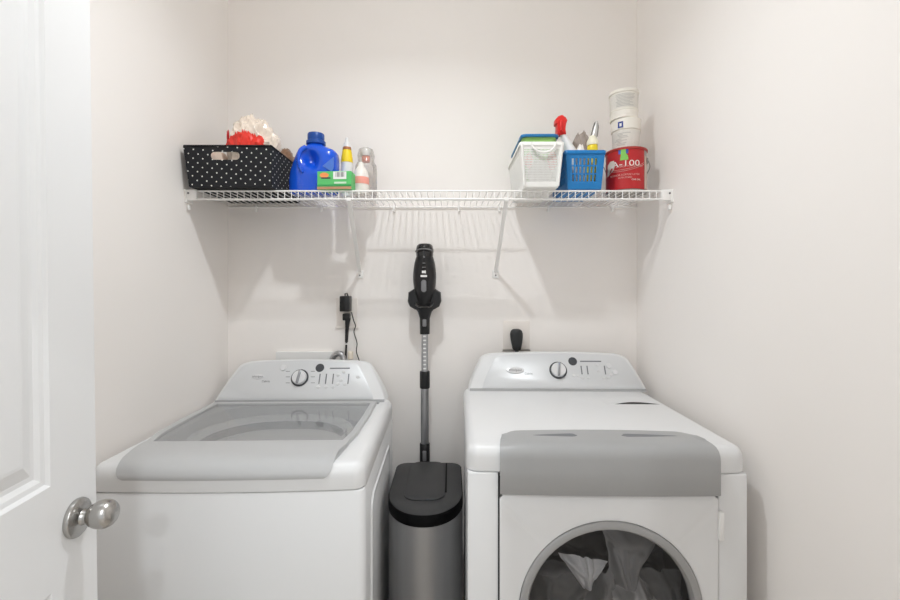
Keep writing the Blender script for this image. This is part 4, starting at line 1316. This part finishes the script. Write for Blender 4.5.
M_tub = mat('tub_white', (233, 229, 220), 0.4)
M_tubl = mat('tub_label', (222, 219, 212), 0.55, var=0.08, scale=120)
ZT1 = ZS + CH
tb1 = thing('plaster_tub', 'white plastic tub with blue emblem standing on the red paint can', 'tub', (cxx + 0.001, py0 + 0.004, ZT1), -0.377, group='white tubs stacked on the paint can')
b = B(); lathe(b, [(0.046, 0), (0.049, 0.003), (0.0525, 0.078), (0.0535, 0.080)], 48); fin('tub_body', b, M_tub, tb1)
b = B(); lathe(b, [(0.0495, 0.010), (0.0525, 0.074)], 48, cap=False); fin('paper_label', b, M_tubl, tb1)
b = B(); lathe(b, [(0.053, 0.0785), (0.0555, 0.080), (0.0565, 0.116), (0.0555, 0.121), (0.051, 0.122)], 48); l1 = fin('tub_lid', b, M_tub, tb1)
r1 = 0.0563
def bplate(bm, r, x0, x1, z0, z1, off=0.001, a_off=0.0):
    loft(bm, [[((r + o2) * math.sin(a_off + x / r), -(r + o2) * math.cos(a_off + x / r), z) for x, z in ((x0, z0), (x1, z0), (x1, z1), (x0, z1))] for o2 in (-0.0008, off)])
b = B(); bplate(b, r1, -0.030, -0.010, 0.084, 0.108); em = fin('blue_emblem', b, mat('emblem_blue', (40, 62, 142), 0.5), l1, smooth=False)
b = B(); bplate(b, r1, -0.0235, -0.0155, 0.089, 0.101, 0.0018); fin('emblem_mark', b, M_wplast, em, smooth=False)
random.seed(3)
for k in range(9):
    b = B(); z = 0.018 + k * 0.0055
    x0 = -0.045 + random.random() * 0.02; x1 = x0 + 0.015 + random.random() * 0.04
    wr = 0.0497 + (z - 0.010) / 0.064 * 0.003
    a0, a1 = math.degrees(x0 / wr), math.degrees(min(x1, 0.05) / wr)
    b.free(); wrap('label_print', a0, a1, z, z + 0.0022, wr - 0.0002, mat('label_print_grey', (186, 184, 180), 0.6), tb1, 8, 0.0008)
ZT2 = ZT1 + 0.122
tb2 = thing('plaster_tub', 'plain white ribbed tub on top of the stack at the right shelf end', 'tub', (cxx - 0.008, py0 + 0.002, ZT2), -0.377, group='white tubs stacked on the paint can')
b = B(); lathe(b, [(0.050, 0), (0.0525, 0.002), (0.0525, 0.008), (0.0510, 0.010), (0.0515, 0.032), (0.053, 0.033), (0.053, 0.036), (0.0515, 0.037), (0.0535, 0.100)], 48); fin('tub_body', b, M_tub, tb2)
b = B(); lathe(b, [(0.0520, 0.040), (0.0540, 0.096)], 48, cap=False); fin('paper_label', b, M_tubl, tb2)
b = B(); lathe(b, [(0.054, 0.099), (0.0565, 0.101), (0.0565, 0.110), (0.0545, 0.113), (0.0500, 0.114)], 48); fin('tub_lid', b, M_tub, tb2)
for k in range(9):
    z = 0.045 + k * 0.0055
    wr = 0.0522 + (z - 0.040) / 0.056 * 0.002
    wrap('label_print', -38 + random.random() * 12, 24 + random.random() * 24, z, z + 0.002, wr - 0.0002, mat('label_print_grey', (186, 184, 180), 0.6), tb2, 8, 0.0008)

# ------------------------------------------------------------------ wall outlets, plugs, hoses
M_plate = mat('outlet_plate', (236, 230, 224), 0.4)
def on_wall(px, py): return (px - 450) / F * YB, CZ + (HY - py) / F * YB
x0, z1 = on_wall(336.5, 298); x1, z0 = on_wall(357.5, 327)
xc, zc = (x0 + x1) / 2, (z0 + z1) / 2
ol = thing('wall_outlet', 'white double wall outlet behind the washer with black plugs in it', 'outlet', (xc, YB, zc))
hw, hh = (x1 - x0) / 2, (z1 - z0) / 2
b = B(); box(b, -hw, hw, -0.006, 0, -hh, hh, 0.002); fin('plate', b, M_plate, ol)
b = B(); box(b, -hw - 0.004, hw + 0.004, -0.008, 0, -hh - 0.006, -hh + 0.002, 0.001); fin('plate_edge', b, M_plate, ol)
for s in (-1, 1):
    b = B(); box(b, -0.017, 0.017, -0.009, -0.005, s * 0.024 - 0.014, s * 0.024 + 0.014, 0.003); fin('receptacle', b, M_wplast, ol)
yp = 1.92
kq = yp / F
W = lambda px, py, y=yp: tuple(P(px, py, y))
ad = thing('charger_adapter', 'square black charger block plugged into the outlet behind the washer', 'adapter', W(347, 303, YB - 0.009))
b = B(); box(b, -0.022, 0.022, -0.048, 0.0, -0.036, 0.032, 0.004); fin('adapter_block', b, M_black, ad)
b = B(); tube(b, [(-0.004, -0.02, 0.030), (-0.003, -0.022, 0.042), (0.004, -0.02, 0.044), (0.008, -0.018, 0.031)], 0.003, 6); fin('cord_loop', b, M_black, ad)
A = ad.location
b = B(); tube(b, spline([Vector(W(351.5, 312, 1.925)) - A, Vector(W(353.5, 320, 1.94)) - A, Vector(W(355.5, 326, 1.945)) - A, Vector(W(354, 332, 1.945)) - A, Vector(W(357, 343, 1.945)) - A, Vector(W(356.5, 352, 1.945)) - A, Vector(W(360, 364, 1.945)) - A, Vector(W(362, 385, 1.945)) - A], 8), 0.0022, 6); fin('thin_cord', b, M_black, ad)
pl = thing('power_plug', 'long black washer plug and cord hanging below the charger block', 'plug', W(347.5, 316, YB - 0.009))
A = pl.location
b = B(); box(b, -0.015, 0.015, -0.034, 0.0, -0.018, 0.012, 0.004); ph = fin('plug_head', b, M_black, pl)
b = B(); loft(b, [[(Vector(W(px, py, 1.935)) - A) + Vector((rx * math.cos(2 * math.pi * i / 14), 0.010 * math.sin(2 * math.pi * i / 14), 0)) for i in range(14)] for px, py, rx in ((347.5, 318, 0.014), (347.5, 322, 0.011), (347, 330, 0.008), (346.5, 342, 0.0065))]); fin('strain_relief', b, M_black, pl)
b = B(); tube(b, [Vector(W(346.5, 341, 1.95)) - A, Vector(W(346, 350, 1.955)) - A, Vector(W(345.5, 366, 1.96)) - A, Vector(W(345, 400, 1.96)) - A], 0.0042, 8); fin('cord', b, M_black, pl)
b = B(); box(b, -0.006, 0.006, -0.005, 0.005, -0.002, 0.002, 0, 1, Matrix.Translation(Vector(W(346.2, 344, 1.933)) - A)); fin('cord_tag', b, M_wplast, pl)

x0, z1 = on_wall(503, 321); x1, z0 = on_wall(529.5, 349)
xc, zc = (x0 + x1) / 2, (z0 + z1) / 2
hw, hh = (x1 - x0) / 2, (z1 - z0) / 2
ol2 = thing('wall_outlet', 'square white dryer outlet plate behind the dryer', 'outlet', (xc, YB, zc))
b = B(); box(b, -hw, hw, -0.006, 0, -hh, hh, 0.002); fin('plate', b, M_plate, ol2)
b = B(); box(b, -hw - 0.002, hw + 0.002, -0.008, 0, -hh - 0.008, -hh - 0.003, 0.001); fin('plate_shadow', b, mat('plate_shadow_grey', (150, 148, 142), 0.5), ol2)  # shadow line under the plate, modelled as a grey bar
b = B(); lathe(b, [(0.025, 0), (0.025, 0.004), (0.022, 0.006)], 28, frame((0, -0.005, 0.0), (1, 0, 0), (0, -1, 0))); fin('receptacle', b, M_printd, ol2)
dp = thing('power_plug', 'chunky black dryer plug with cord pointing down above the dryer console', 'plug', W(516.5, 336, YB - 0.012))
A = dp.location
b = B()
LV = [(329.0, 0.012), (329.6, 0.019), (331, 0.025), (334, 0.0285), (338, 0.0275), (343, 0.024), (349, 0.0185), (350.2, 0.013)]
loft(b, [[(Vector(W(516.3 + (py - 330) * 0.03, py, 1.925)) - A) + Vector((r * math.cos(2 * math.pi * i / 24), 0.85 * r * math.sin(2 * math.pi * i / 24), 0)) for i in range(24)] for py, r in LV]); fin('plug_head', b, mat('plug_black', (40, 42, 43), 0.45), dp, angle=60)
b = B(); tube(b, [Vector(W(516.8, 349.5, 1.925)) - A, Vector(W(516.8, 358, 1.925)) - A, Vector(W(517, 400, 1.935)) - A], 0.008, 10); fin('cord', b, M_black, dp)

# washer supply box behind the console
x0, z1 = on_wall(277, 351.5); x1, _ = on_wall(333, 351.5)
sbx = thing('supply_box', 'white plastic washer supply box on the wall behind the washer console', 'supply box', ((x0 + x1) / 2, YB, z1 - 0.20))
hw = (x1 - x0) / 2
b = B()
loft(b, [[(p[0], y, p[1]) for p in rrect(2 * hw - 2 * i, 0.20 - 2 * i, 0.004, 4, 0, 0.10)] for y, i in ((0.0, 0), (-0.014, 0), (-0.014, 0.05), (-0.001, 0.05))], False, True)
fin('box_frame', b, M_wplast, sbx, smooth=False)
# braided hose
M_braid = mat('braided_steel', (176, 176, 178), 0.3, metal=0.8, var=0.5, scale=220, bump=0.6, bscale=300)
hs = thing('braided_hose', 'silver braided water hose bending up behind the washer console', 'hose', W(340, 366, 1.935))
A = hs.location
b = B(); tube(b, spline([Vector(W(330, 380, 1.94)) - A, Vector(W(331, 364, 1.938)) - A, Vector(W(334, 356, 1.935)) - A, Vector(W(339, 353.5, 1.93)) - A, Vector(W(343, 357, 1.925)) - A, Vector(W(345, 370, 1.92)) - A], 6), 0.0125, 12); fin('hose', b, M_braid, hs)
b = B(); lathe(b, [(0.012, 0), (0.012, 0.030), (0.009, 0.034)], 14, Matrix.Translation(Vector(W(350.5, 359, 1.94)) - A)); fin('hose_fitting', b, mat('fitting_cream', (232, 222, 206), 0.4), hs)
